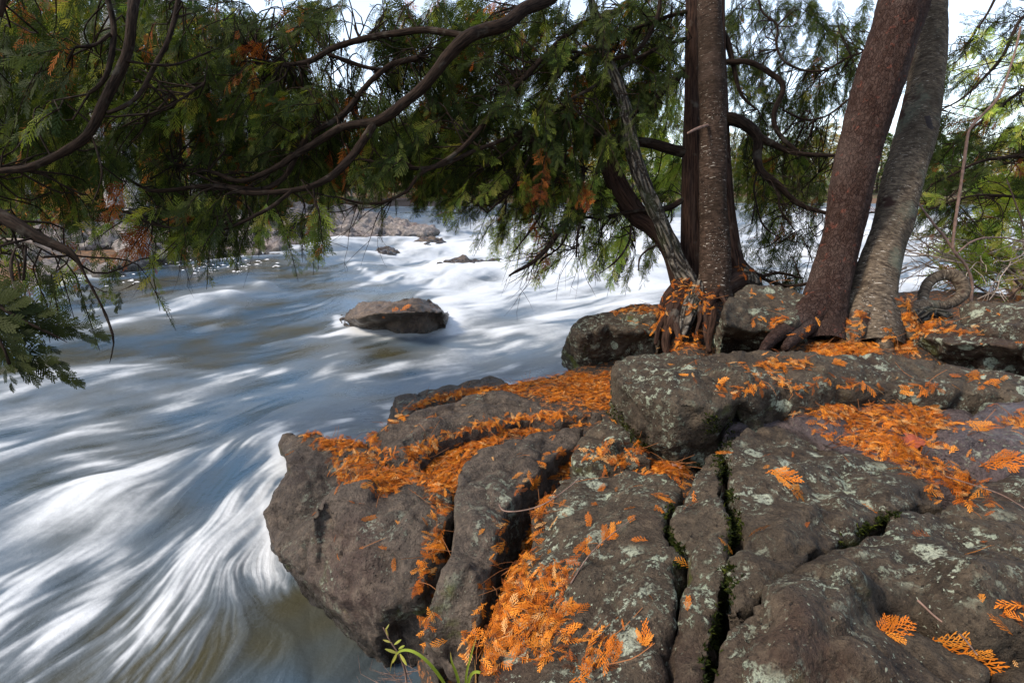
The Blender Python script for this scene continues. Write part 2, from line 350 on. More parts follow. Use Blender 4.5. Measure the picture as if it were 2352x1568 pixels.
# ------------------------------------------------------------------ rocks
ROCKS = []
def rock(name, label, cat, top, mat, inner=(), bot=None, zb=None, drop=.35, flare=.02, vox=.011, it=1, amp=.012, seed=0, group=None, facet=.03, PT=None):
    """outline of the top (u, v, z); bot: {index: (u, v, z)} for faces that show; everything else drops straight"""
    bot = bot or {}
    PT = PT or P; rj = np.random.RandomState(seed + 900); js = vox / .013
    T = np.array([PT(u, v, z) for u, v, z in top]); n0 = len(T); BT = {i: PT(*w) if PT is not P else P(*w) for i, w in bot.items()}
    T2 = []; B2 = {}
    for i in range(n0):
        if i in BT: B2[len(T2)] = BT[i]
        T2.append(T[i]); e = T[(i + 1) % n0] - T[i]; le = np.linalg.norm(e[:2])
        if le > .09 * js:
            t = rj.uniform(.35, .65); o = np.array([e[1], -e[0], 0]) / (le + 1e-9) * rj.normal(0, .007 * js)
            if i in BT and (i + 1) % n0 in BT: B2[len(T2)] = BT[i] * (1 - t) + BT[(i + 1) % n0] * t + rj.normal(0, .008 * js, 3)
            T2.append(T[i] + e * t + o + np.array([0, 0, rj.normal(0, .005 * js)]))
    T = np.array(T2); n = len(T)
    Bo = T.copy(); c = T.mean(0)
    for i in range(n):
        if i in B2: Bo[i] = B2[i]
        else:
            o = (T[i] - c)[:2]; o = o / (np.linalg.norm(o) + 1e-9)
            Bo[i, :2] += o * flare; Bo[i, 2] = (T[i, 2] - drop) if zb is None else zb
    I = np.array([PT(u, v, z) for u, v, z in inner]).reshape(-1, 3)
    K = np.vstack([T, I]); lo_, hi_ = T[:, :2].min(0), T[:, :2].max(0); J = []
    for _ in range(int(np.prod(hi_ - lo_) / (.016 * js * js)) + 2):
        c2 = rj.uniform(lo_, hi_)
        if sdf(c2[:1], c2[1:], T[:, :2])[0] > -.02 * js or (J and min(np.hypot(*(np.array(J)[:, :2] - c2).T)) < .085 * js): continue
        wt = 1 / (((K[:, :2] - c2) ** 2).sum(1) + 1e-4) ** 1.5; J.append([*c2, (K[:, 2] * wt).sum() / wt.sum() + rj.normal(0, .010 * js)])
    A = np.vstack([T, I, np.array(J).reshape(-1, 3)])
    r = geometry.delaunay_2d_cdt([Vector(p[:2]) for p in A], [], [list(range(n))], 1, 1e-6)
    vs, faces, orig = r[0], r[2], r[3]
    m = len(vs); zz = np.array([A[o[0], 2] if o else c[2] for o in orig])
    up = np.column_stack([np.array([tuple(v) for v in vs]), zz])
    lo = up.copy()
    for k, o in enumerate(orig):
        if o and o[0] < n: lo[k] = Bo[o[0]]
        else: lo[k, 2] = Bo[:, 2].mean()
    idx = {o[0]: k for k, o in enumerate(orig) if o}
    ring = [idx[i] for i in range(n) if i in idx]
    polys = [list(f) for f in faces] + [[x + m for x in reversed(f)] for f in faces]
    area = sum(up[ring[i - 1], 0] * up[ring[i], 1] - up[ring[i], 0] * up[ring[i - 1], 1] for i in range(len(ring)))
    mids = []; nr = len(ring); b0 = 2 * m
    for lv in (.28, .62):
        for i in range(nr):
            a_, b_ = up[ring[i]], lo[ring[i]]; h = a_ - c; h[2] = 0; h /= np.linalg.norm(h) + 1e-9
            mids.append(a_ * (1 - lv) + b_ * lv + h * rj.uniform(-.010, .024) * js + np.array([0, 0, rj.normal(0, .012 * js)]))
    for i in range(nr):
        j = (i - 1) % nr; lev = [[ring[k], b0 + k, b0 + nr + k, ring[k] + m] for k in (j, i)]
        for q in range(3):
            a, b, a2, b2 = lev[0][q], lev[1][q], lev[0][q + 1], lev[1][q + 1]
            for t3 in ([b, a, a2], [b, a2, b2]): polys.append(t3 if area > 0 else t3[::-1])
    me = bpy.data.meshes.new('tmp'); me.from_pydata([tuple(v) for v in np.vstack([up, lo, np.array(mids)])], [], polys); me.update()
    o = bpy.data.objects.new('tmp', me); COL.objects.link(o)
    rm = o.modifiers.new('r', 'REMESH'); rm.mode = 'VOXEL'; rm.voxel_size = vox
    sm = o.modifiers.new('s', 'SMOOTH'); sm.factor = .5; sm.iterations = it
    bpy.context.view_layer.update(); dg = bpy.context.evaluated_depsgraph_get()
    m2 = bpy.data.meshes.new_from_object(o.evaluated_get(dg)); bpy.data.objects.remove(o)
    nv = len(m2.vertices); co = np.zeros(nv * 3, np.float32); m2.vertices.foreach_get('co', co); co = co.reshape(-1, 3).astype(float)
    no = np.zeros(nv * 3, np.float32); m2.vertices.foreach_get('normal', no); no = no.reshape(-1, 3)
    s = vox / .011; q = co / s
    d = (fbm(q * 3.5 + seed, 3, 3) - .5) * 2 * amp
    w = np.stack([vn(q * 4 + 5, 1), vn(q * 4 + 9, 2), vn(q * 4 + 2, 3)], -1) * .7
    rid = 1 - np.abs(2 * vn(q * 6 + w * 3 + seed, 8) - 1)
    d -= facet * np.clip(rid - .80, 0, 1) * 2.2
    st = vn(q * np.array([9, 9, 14]) + w * 2, 11); d += (np.floor(st * 5) / 5 + .3 * st - .6) * facet * .55
    d += (fbm(q * 20, 3, 6) - .5) * .022 * s + (fbm(q * 60, 2, 7) - .5) * .008 * s + (.005 if s < 1.3 else 0)
    ck = np.abs(2 * fbm(q * 3.2 + w * .8 + seed, 2, 21) - 1); d -= .010 * s * smooth(ck, .04, .0)
    co += no * d[:, None] * (1 if s <= 2 else s * .6)
    m2.vertices.foreach_set('co', co.astype(np.float32).ravel()); m2.update()
    m2.polygons.foreach_set('use_smooth', np.full(len(m2.polygons), True)); m2.name = name
    org = np.array([co[:, 0].mean(), co[:, 1].mean(), co[:, 2].min()])
    m2.vertices.foreach_set('co', (co - org).astype(np.float32).ravel())
    ob = obj(name, m2, M[mat], None, label, cat, group); ob.location = org
    ROCKS.append((ob, co)); return ob

R1 = rock('rock_block', 'big grey rock block forming the left end of the outcrop, undercut above the water', 'rock',
  [(652, 1000, .36), (700, 994, .40), (760, 1004, .42), (842, 1012, .42), (888, 1064, .42), (946, 1072, .42), (1000, 1095, .44), (1040, 1125, .44), (1030, 1190, .44), (1012, 1250, .42), (985, 1300, .38), (966, 1370, .33),
   (880, 1395, .27), (790, 1375, .22), (700, 1320, .16), (652, 1275, .16), (628, 1230, .17), (612, 1180, .22), (628, 1125, .28), (668, 1085, .36), (662, 1055, .36), (646, 1030, .33)],
  'rock_left', inner=[(760, 1120, .47), (850, 1100, .48), (950, 1160, .47), (720, 1180, .42), (830, 1240, .40), (930, 1260, .41), (800, 1310, .30), (690, 1250, .27), (890, 1340, .30)],
  bot={11: (930, 1440, .12), 12: (860, 1475, .10), 13: (780, 1420, .04), 14: (700, 1360, -.05), 15: (665, 1320, -.1), 16: (640, 1275, -.15), 17: (625, 1230, -.2), 18: (640, 1150, -.25), 19: (680, 1105, -.2), 20: (672, 1070, -.2), 21: (650, 1055, -.2), 0: (655, 1020, -.2)},
  drop=.6, amp=.014, facet=.03, seed=3)
rock('rock_slab', 'dark rock strip at the river edge behind the orange spray belt, left of the boulders', 'rock',
  [(912, 912, .32), (980, 896, .33), (1040, 884, .35), (1079, 872, .36), (1126, 860, .37), (1150, 866, .38), (1178, 884, .38), (1165, 908, .38), (1100, 905, .37), (1040, 912, .36), (985, 924, .35), (945, 945, .33), (906, 950, .30)],
  'rock_left', zb=-.3, bot={0: (905, 940, -.1), 12: (895, 965, -.1)}, vox=.012, seed=5)
rock('rock_slab', 'long grey slab lying between two belts of orange cedar sprays, behind the big left block', 'rock',
  [(842, 1010, .43), (880, 984, .46), (924, 958, .48), (978, 936, .49), (1083, 908, .50), (1140, 897, .50), (1210, 915, .51), (1290, 940, .51), (1384, 944, .50), (1380, 968, .46), (1284, 972, .47), (1215, 966, .47), (1158, 975, .46), (1083, 986, .46), (1010, 1014, .44), (962, 1068, .40), (925, 1066, .40), (884, 1052, .40)],
  'rock_left', inner=[(1000, 965, .50), (1100, 940, .51), (920, 1010, .48)], zb=.1, vox=.012, seed=8, amp=.012)
rock('rock_finger', 'long narrow finger of rock on the left side of the deep black crack', 'rock',
  [(1342, 976, .50), (1270, 985, .52), (1190, 1005, .53), (1097, 1036, .52), (1054, 1080, .52), (1044, 1134, .54), (1042, 1202, .55), (1020, 1290, .54), (990, 1370, .50), (970, 1425, .46), (985, 1470, .42), (1020, 1515, .38), (1048, 1545, .34),
   (1085, 1490, .42), (1100, 1440, .47), (1128, 1340, .52), (1142, 1250, .54), (1160, 1185, .54), (1178, 1148, .54), (1225, 1095, .54), (1266, 1055, .54), (1318, 1025, .52)],
  'rock_left', inner=[(1130, 1090, .57), (1090, 1180, .59), (1075, 1290, .58), (1045, 1390, .54), (1220, 1045, .56), (1035, 1465, .46)],
  bot={9: (975, 1445, .25), 10: (990, 1490, .22), 11: (1020, 1530, .2), 12: (1046, 1555, .2)}, drop=.4, flare=-.02, amp=.010, seed=11, facet=.03)
rock('rock_slab', 'large central foreground slab right of the deep crack, carrying a patch of orange sprays at its foot', 'rock',
  [(1284, 1100, .58), (1350, 1088, .60), (1440, 1080, .62), (1530, 1092, .64), (1572, 1112, .66), (1556, 1150, .68), (1530, 1172, .70), (1528, 1235, .71), (1555, 1262, .72), (1550, 1376, .72), (1540, 1425, .71), (1520, 1500, .70), (1500, 1640, .68), (1080, 1640, .54),
   (1110, 1530, .55), (1150, 1420, .57), (1172, 1350, .58), (1200, 1290, .58), (1222, 1220, .58), (1250, 1150, .58)],
  'rock', inner=[(1330, 1200, .64), (1450, 1200, .70), (1300, 1320, .64), (1450, 1340, .71), (1260, 1450, .61), (1420, 1480, .68)],
  drop=.42, flare=0, amp=.014, seed=14, bot={15: (1165, 1430, .25), 16: (1190, 1360, .25), 14: (1140, 1540, .22), 17: (1215, 1300, .25)})
rock('rock_wedge', 'narrow lichen-spotted wedge of rock between two mossy cracks in the foreground', 'rock',
  [(1655, 1042, .72), (1605, 1078, .70), (1572, 1140, .71), (1550, 1172, .72), (1550, 1235, .72), (1578, 1262, .72), (1572, 1376, .72), (1562, 1425, .72), (1545, 1500, .70), (1530, 1640, .69),
   (1612, 1640, .72), (1625, 1514, .73), (1648, 1420, .74), (1660, 1353, .75), (1668, 1261, .76), (1672, 1215, .76), (1660, 1132, .76), (1650, 1086, .74)],
  'rock', inner=[(1610, 1140, .75), (1615, 1250, .77), (1610, 1400, .76), (1585, 1520, .74)], drop=.4, flare=0, amp=.010, seed=17, vox=.011)
rock('rock_slab', 'broad dark slab with pale lichen rosettes at right, between the mossy crack and the big spray mat', 'rock',
  [(1672, 1040, .74), (1668, 1010, .74), (1712, 984, .75), (1781, 978, .75), (1850, 1000, .75), (1896, 1026, .75), (1988, 1050, .75), (2080, 1085, .75), (2149, 1122, .75), (2166, 1156, .75), (2057, 1172, .76), (1965, 1218, .77), (1887, 1262, .78), (1804, 1319, .79), (1749, 1365, .78), (1694, 1410, .77),
   (1680, 1418, .76), (1690, 1353, .77), (1700, 1261, .78), (1712, 1215, .78), (1698, 1132, .77), (1686, 1086, .76)],
  'rock', inner=[(1780, 1080, .80), (1800, 1200, .82), (1930, 1130, .81), (1740, 1300, .80), (2050, 1130, .78)], drop=.42, flare=0, amp=.012, seed=20)
rock('rock_slab', 'largest slab of the foreground filling the lower right corner, spotted with big white lichen circles', 'rock',
  [(1640, 1640, .73), (1650, 1514, .75), (1675, 1436, .77), (1700, 1424, .78), (1755, 1378, .80), (1812, 1330, .80), (1896, 1274, .80), (1974, 1230, .79), (2063, 1184, .78), (2166, 1168, .77), (2260, 1160, .77), (2360, 1165, .77), (2480, 1200, .77), (2480, 1420, .80), (2370, 1430, .80),
   (2300, 1460, .79), (2200, 1440, .78), (2120, 1405, .77), (2040, 1400, .76), (2015, 1420, .76), (2060, 1450, .76), (2160, 1480, .77), (2260, 1520, .78), (2300, 1640, .78)],
  'rock', inner=[(1850, 1400, .86), (1950, 1300, .86), (2100, 1290, .87), (2250, 1280, .87), (1800, 1500, .83), (1980, 1520, .82), (2350, 1300, .85)], drop=.45, flare=0, amp=.016, seed=23)
rock('rock', 'small dark rock cut off by the lower right corner of the picture', 'rock',
  [(2285, 1500, .74), (2330, 1470, .76), (2400, 1440, .78), (2480, 1440, .78), (2480, 1640, .76), (2320, 1640, .74)], 'rock', drop=.3, seed=26)
rock('rock_block', 'wide flat-topped block in the middle of the outcrop with an overhanging pale front face', 'rock',
  [(1410, 838, .80), (1440, 815, .82), (1530, 806, .84), (1640, 808, .86), (1740, 803, .87), (1850, 811, .87), (2015, 811, .86), (2135, 826, .85), (2240, 842, .84), (2360, 862, .83), (2480, 890, .82), (2480, 940, .79),
   (2330, 912, .80), (2200, 898, .80), (2060, 892, .80), (1930, 888, .81), (1800, 896, .81), (1700, 915, .80), (1640, 940, .78), (1560, 930, .79), (1470, 902, .79), (1415, 880, .78)],
  'rock', inner=[(1550, 850, .87), (1700, 850, .88), (1900, 845, .87), (2100, 860, .86)],
  bot={17: (1690, 960, .62), 18: (1660, 1045, .56), 19: (1560, 1065, .54), 20: (1470, 1035, .54), 21: (1400, 960, .50), 0: (1396, 925, .45)}, drop=.35, flare=0, amp=.015, seed=29)
rock('rock', 'small mossy rock tucked under the left corner of the wide flat-topped block', 'rock',
  [(1384, 948, .62), (1345, 1000, .58), (1318, 1045, .56), (1322, 1072, .54), (1390, 1064, .56), (1460, 1060, .58), (1500, 1052, .60), (1465, 1010, .62), (1430, 975, .64)], 'rock', inner=[(1400, 1020, .63)], drop=.35, vox=.012, seed=31)
rock('rock_shelf', 'low wet shelf of purplish rock under the large orange spray mat at right', 'rock',
  [(1660, 930, .68), (1720, 905, .72), (1830, 890, .74), (1990, 890, .74), (2120, 898, .74), (2200, 910, .73), (2230, 960, .72), (2215, 1020, .70), (2230, 1080, .69), (2225, 1130, .69), (2160, 1112, .70), (2050, 1062, .70), (1960, 1030, .70), (1880, 1010, .70), (1790, 970, .70), (1700, 976, .69), (1668, 1000, .67)],
  'rock_wet', inner=[(1900, 950, .73), (2050, 980, .74)], drop=.3, amp=.014, seed=33)
rock('rock', 'rounded dark wet rock at the right frame edge behind the spray mat', 'rock',
  [(2110, 1020, .74), (2150, 990, .77), (2230, 955, .79), (2300, 930, .79), (2390, 925, .80), (2480, 950, .80), (2480, 1100, .76), (2380, 1085, .76), (2310, 1078, .76), (2220, 1052, .74)],
  'rock_wet', inner=[(2230, 1000, .80), (2350, 1000, .82)], drop=.3, amp=.012, seed=36)
rock('rock', 'low dark rock at the right edge below the tail of the spray mat', 'rock',
  [(2240, 1100, .74), (2320, 1092, .77), (2400, 1100, .78), (2480, 1120, .78), (2480, 1180, .76), (2360, 1150, .75), (2250, 1145, .74)], 'rock', drop=.3, vox=.012, seed=38)
# boulders behind the flat block
rock('boulder', 'square-faced dark boulder at the water edge left of the tree roots', 'boulder',
  [(1300, 775, .62), (1322, 742, .70), (1360, 722, .74), (1420, 712, .76), (1470, 716, .76), (1512, 724, .76), (1520, 742, .74), (1512, 760, .72), (1508, 764, .70), (1440, 758, .72), (1395, 744, .74), (1380, 752, .73), (1340, 770, .68)],
  'rock', bot={0: (1292, 840, .30), 8: (1508, 812, .50), 9: (1450, 830, .48), 10: (1400, 838, .44), 11: (1385, 838, .44), 12: (1330, 850, .40), 1: (1298, 825, .2)}, drop=.6, vox=.012, seed=41, amp=.012)
rock('rock_slab', 'flat slab behind the square-faced boulder, strewn with orange sprays beside the roots', 'rock',
  [(1412, 712, .76), (1440, 700, .78), (1500, 694, .80), (1530, 700, .80), (1530, 722, .79), (1480, 724, .78), (1420, 722, .76)], 'rock', drop=.5, vox=.012, seed=43)
rock('boulder', 'rounded dark boulder between the root cluster and the red-barked pine', 'boulder',
  [(1662, 715, .96), (1690, 670, 1.0), (1720, 655, 1.02), (1790, 656, 1.02), (1860, 680, .98), (1860, 720, .92), (1815, 745, .90), (1770, 762, .86), (1720, 762, .86), (1665, 745, .90)],
  'rock', inner=[(1740, 700, 1.02), (1800, 700, 1.0)],
  bot={0: (1640, 770, .6), 9: (1632, 808, .6), 8: (1690, 815, .6), 7: (1750, 812, .62), 6: (1790, 800, .62)}, drop=.5, vox=.012, seed=45, amp=.014, it=3)
rock('boulder', 'long low boulder at right with a smooth dark face, in front of the looped root', 'boulder',
  [(2112, 770, .86), (2135, 742, .90), (2200, 735, .92), (2215, 752, .90), (2290, 768, .90), (2352, 758, .92), (2480, 760, .92), (2480, 800, .90), (2352, 790, .92), (2260, 790, .90), (2180, 790, .88)],
  'rock', inner=[(2240, 775, .93)], bot={10: (2160, 826, .76), 9: (2250, 838, .76), 8: (2350, 855, .76), 0: (2115, 800, .76)}, drop=.4, vox=.012, seed=48, it=3)
rock('boulder', 'humped boulder at the right edge, highest behind the long low boulder', 'boulder',
  [(2200, 738, .90), (2205, 708, .96), (2240, 688, 1.0), (2310, 683, 1.02), (2400, 685, 1.02), (2480, 690, 1.02), (2480, 740, .98), (2352, 745, .96), (2280, 755, .94), (2230, 752, .9)],
  'rock', inner=[(2300, 715, 1.04)], drop=.4, vox=.012, seed=50, it=3)
# in and across the river
RB = rock('boulder', 'lone brown boulder standing in the middle of the rapids with three orange sprays on it', 'boulder',
  [(786, 728, .12), (800, 708, .24), (830, 692, .34), (870, 686, .38), (885, 690, .36), (910, 686, .40), (950, 680, .42), (985, 684, .38), (1010, 700, .28), (1018, 712, .28), (1004, 720, .26), (950, 716, .34), (890, 718, .36), (850, 722, .32), (805, 732, .20)],
  'rock_boulder', inner=[(860, 708, .42), (950, 704, .46)], bot={9: (1040, 722, -.1), 10: (1010, 738, -.1), 11: (950, 750, -.1), 12: (890, 762, -.1), 13: (850, 766, -.1), 14: (800, 758, -.1), 0: (772, 736, -.1)}, zb=-.25, vox=.020, it=2, amp=.02, seed=53, flare=.1, facet=.03)
FAR = 'pale ledge rocks along the far left bank'
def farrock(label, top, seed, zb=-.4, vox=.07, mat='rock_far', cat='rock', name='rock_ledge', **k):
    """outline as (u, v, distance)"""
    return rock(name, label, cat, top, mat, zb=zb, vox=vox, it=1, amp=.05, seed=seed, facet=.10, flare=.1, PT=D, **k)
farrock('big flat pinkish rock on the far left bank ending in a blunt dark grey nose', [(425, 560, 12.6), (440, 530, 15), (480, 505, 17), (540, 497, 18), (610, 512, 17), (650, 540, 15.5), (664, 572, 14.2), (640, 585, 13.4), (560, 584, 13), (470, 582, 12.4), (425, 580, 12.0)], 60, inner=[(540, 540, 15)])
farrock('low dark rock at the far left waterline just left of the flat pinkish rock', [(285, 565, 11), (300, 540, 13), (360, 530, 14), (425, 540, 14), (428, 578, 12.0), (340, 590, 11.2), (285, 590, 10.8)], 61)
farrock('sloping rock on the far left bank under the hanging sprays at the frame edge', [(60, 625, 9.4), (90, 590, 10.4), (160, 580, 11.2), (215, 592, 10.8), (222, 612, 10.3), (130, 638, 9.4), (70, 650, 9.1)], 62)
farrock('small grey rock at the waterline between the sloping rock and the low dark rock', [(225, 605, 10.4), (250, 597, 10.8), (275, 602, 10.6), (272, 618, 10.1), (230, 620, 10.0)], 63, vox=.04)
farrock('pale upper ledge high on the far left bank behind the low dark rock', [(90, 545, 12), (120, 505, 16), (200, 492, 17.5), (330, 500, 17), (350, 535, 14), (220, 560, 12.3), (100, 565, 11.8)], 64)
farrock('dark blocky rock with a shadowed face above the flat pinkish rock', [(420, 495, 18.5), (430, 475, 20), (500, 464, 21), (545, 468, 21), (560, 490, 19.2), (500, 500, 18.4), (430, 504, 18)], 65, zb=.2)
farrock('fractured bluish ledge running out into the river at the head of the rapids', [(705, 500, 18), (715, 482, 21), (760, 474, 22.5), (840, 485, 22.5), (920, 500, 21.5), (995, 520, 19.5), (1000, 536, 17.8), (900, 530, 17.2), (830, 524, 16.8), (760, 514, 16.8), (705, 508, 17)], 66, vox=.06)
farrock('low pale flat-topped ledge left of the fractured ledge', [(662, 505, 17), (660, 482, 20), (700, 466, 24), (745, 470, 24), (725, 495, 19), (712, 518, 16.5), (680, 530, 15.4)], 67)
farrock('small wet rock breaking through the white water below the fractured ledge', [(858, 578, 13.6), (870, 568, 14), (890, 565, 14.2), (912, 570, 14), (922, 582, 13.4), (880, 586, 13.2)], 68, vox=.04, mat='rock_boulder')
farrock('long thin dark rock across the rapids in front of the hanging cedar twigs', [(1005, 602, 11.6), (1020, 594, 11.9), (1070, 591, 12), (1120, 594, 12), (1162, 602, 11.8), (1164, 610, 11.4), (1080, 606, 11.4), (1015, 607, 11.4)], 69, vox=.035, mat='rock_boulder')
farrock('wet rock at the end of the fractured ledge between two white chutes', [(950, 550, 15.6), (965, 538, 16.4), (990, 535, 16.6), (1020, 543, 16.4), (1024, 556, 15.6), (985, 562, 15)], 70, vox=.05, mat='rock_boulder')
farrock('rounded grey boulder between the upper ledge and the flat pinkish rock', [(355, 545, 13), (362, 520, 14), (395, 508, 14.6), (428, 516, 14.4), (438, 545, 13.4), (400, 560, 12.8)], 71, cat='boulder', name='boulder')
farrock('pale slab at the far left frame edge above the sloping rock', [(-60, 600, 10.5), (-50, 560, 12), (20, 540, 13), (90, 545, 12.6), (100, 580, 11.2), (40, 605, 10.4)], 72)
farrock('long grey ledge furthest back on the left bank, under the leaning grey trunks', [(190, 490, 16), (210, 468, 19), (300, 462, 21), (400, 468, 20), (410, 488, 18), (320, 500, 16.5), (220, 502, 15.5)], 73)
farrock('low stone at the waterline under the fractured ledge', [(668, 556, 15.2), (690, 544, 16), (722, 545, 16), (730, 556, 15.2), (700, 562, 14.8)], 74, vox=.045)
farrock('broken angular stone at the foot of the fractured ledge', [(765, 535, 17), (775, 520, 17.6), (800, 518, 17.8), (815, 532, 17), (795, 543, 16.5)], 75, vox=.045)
# ------------------------------------------------------------------ water: one sheet, streaks follow the flow
SEG = [(1150,490,1040,525),(1400,500,1200,520),(1300,560,1130,585),(1480,640,1250,655),(1000,560,860,560),(900,545,790,575),(1050,500,980,530),(950,480,900,490),
 (880,600,930,660),(1100,630,980,655),(1300,700,1100,740),(1300,760,1060,800),(1280,800,1080,830),(1060,740,940,775),(900,780,760,790),(760,690,775,740),(740,790,600,815),
 (1250,850,1050,860),(1000,870,850,905),(900,920,740,960),(760,960,650,1020),(700,860,520,905),(500,880,250,960),(650,620,480,640),(820,620,700,650),(620,660,450,680),(700,720,560,745),
 (500,700,330,720),(330,690,130,730),(250,640,60,690),(560,780,380,810),(350,830,100,880),(200,900,0,950),(300,1000,0,1070),(600,930,400,1000),(600,1010,400,1090),(400,1060,180,1130),
 (520,1120,330,1240),(620,1010,510,1150),(600,1090,520,1230),(300,1250,60,1350),(200,1100,0,1160),(560,1280,470,1430),(600,1350,500,1480),(450,1330,300,1500),(250,1450,80,1568),(420,1500,330,1640),(560,1480,470,1640),(650,1400,560,1520),(750,1500,640,1600),
 (1700,520,1500,530),(2100,520,1800,530),(2000,600,1700,610),(2200,620,2050,660),(1500,590,1350,605),(0,1300,-150,1380),(100,1200,-100,1270),(700,1600,600,1700)]
SEG = np.array(SEG, float)
pa, pb = P(SEG[:, 0], SEG[:, 1]), P(SEG[:, 2], SEG[:, 3])
sdir = (pb - pa)[:, :2]; sdir /= np.linalg.norm(sdir, axis=1)[:, None]
smu, smv = (SEG[:, 0] + SEG[:, 2]) / 2, (SEG[:, 1] + SEG[:, 3]) / 2
NR, NC = 860, 1150
th = np.linspace(math.radians(-58), math.radians(56), NC)
rr_ = [.55]
while len(rr_) < NR: rr_.append(rr_[-1] * 1 + .00215 * rr_[-1] * (1 + rr_[-1] / 3.0))
rr_ = np.array(rr_)
rr_ = .55 + (rr_ - .55) * 1.0
TH, RR = np.meshgrid(th, rr_)
WX = RR * np.sin(TH); WY = RR * np.cos(TH)
wu, wv_ = proj(np.stack([WX, WY, 0 * WX], -1))
num = np.zeros(WX.shape + (2,)); den = np.zeros(WX.shape)
for k in range(len(SEG)):
    w = np.exp(-((wu - smu[k]) ** 2 / 150 ** 2 + (wv_ - smv[k]) ** 2 / 80 ** 2) / 1.0) + 1e-5 / (1 + ((wu - smu[k]) ** 2 + 3 * (wv_ - smv[k]) ** 2) / 3e4)
    num += w[..., None] * sdir[k]; den += w
dirw = num / den[..., None]; dirw /= np.linalg.norm(dirw, axis=-1)[..., None] + 1e-9
# swirl the field a little
sw = (fbm(np.stack([WX * 1.7, WY * 1.7, 0 * WX], -1), 4, 4, .62) - .5) * 1.9
eddy = np.exp(-((wu - 690) ** 2 / 170 ** 2 + (wv_ - 1420) ** 2 / 170 ** 2)); sw = sw + eddy * (fbm(np.stack([WX * 4.5, WY * 4.5, 0 * WX + 3], -1), 3, 41) - .5) * 7.0
dirw = np.stack([dirw[..., 0] * np.cos(sw) - dirw[..., 1] * np.sin(sw), dirw[..., 0] * np.sin(sw) + dirw[..., 1] * np.cos(sw)], -1)
er = np.stack([np.sin(TH), np.cos(TH)], -1); et = np.stack([np.cos(TH), -np.sin(TH)], -1)
drr = np.gradient(rr_)[:, None]; dth = th[1] - th[0]
vi = (dirw * er).sum(-1) / drr; vj = (dirw * et).sum(-1) / (RR * dth)
mg = np.hypot(vi, vj) + 1e-9; vi /= mg; vj /= mg
rs = np.random.RandomState(4)
def blur(a, n):
    for _ in range(n):
        a = (a + np.roll(a, 1, 0) + np.roll(a, -1, 0)) / 3; a = (a + np.roll(a, 1, 1) + np.roll(a, -1, 1)) / 3
    return a
def up(shape, k, seed):
    r = np.random.RandomState(seed); g = r.rand(shape[0] // k + 3, shape[1] // k + 3)
    i = np.arange(shape[0]) / k; j = np.arange(shape[1]) / k; i0 = i.astype(int); j0 = j.astype(int)
    a = (i - i0)[:, None]; b = (j - j0)[None]; a = a * a * (3 - 2 * a); b = b * b * (3 - 2 * b)
    return (g[i0][:, j0] * (1 - a) * (1 - b) + g[i0 + 1][:, j0] * a * (1 - b) + g[i0][:, j0 + 1] * (1 - a) * b + g[i0 + 1][:, j0 + 1] * a * b)
def bil(a, I, J):
    I = np.clip(I, 0, NR - 1.001); J = np.clip(J, 0, NC - 1.001); i = I.astype(np.int32); j = J.astype(np.int32); f = I - i; g = J - j; k = i * NC + j; a = a.ravel()
    return a[k] * (1 - f) * (1 - g) + a[k + NC] * f * (1 - g) + a[k + 1] * (1 - f) * g + a[k + NC + 1] * f * g
def nrm(a): return (a - a.mean()) / (a.std() + 1e-9)
def lic(srcs, n, st):
    I0, J0 = np.meshgrid(np.arange(NR, dtype=float), np.arange(NC, dtype=float), indexing='ij')
    acc = [s.copy() for s in srcs]; tot = 1.0
    for sg in (1, -1):
        I, J = I0.copy(), J0.copy()
        for k in range(n):
            i = np.clip(I.astype(np.int32), 0, NR - 1); j = np.clip(J.astype(np.int32), 0, NC - 1)
            I += sg * st * vi[i, j]; J += sg * st * vj[i, j]
            w = 1 - k / n
            for m in range(len(srcs)): acc[m] += w * bil(srcs[m], I, J)
            if sg == 1 or True: tot += w
    return [a / tot for a in acc]
fine, = lic([nrm(blur(rs.rand(NR, NC), 1))], 20, 1.0)
mid, = lic([up((NR, NC), 6, 1)], 22, 2.0)
big, big2 = lic([up((NR, NC), 16, 2), up((NR, NC), 40, 3)], 16, 5.0); mid = blur(mid, 1)
fine, mid, big, big2 = map(nrm, (fine, mid, big, big2))
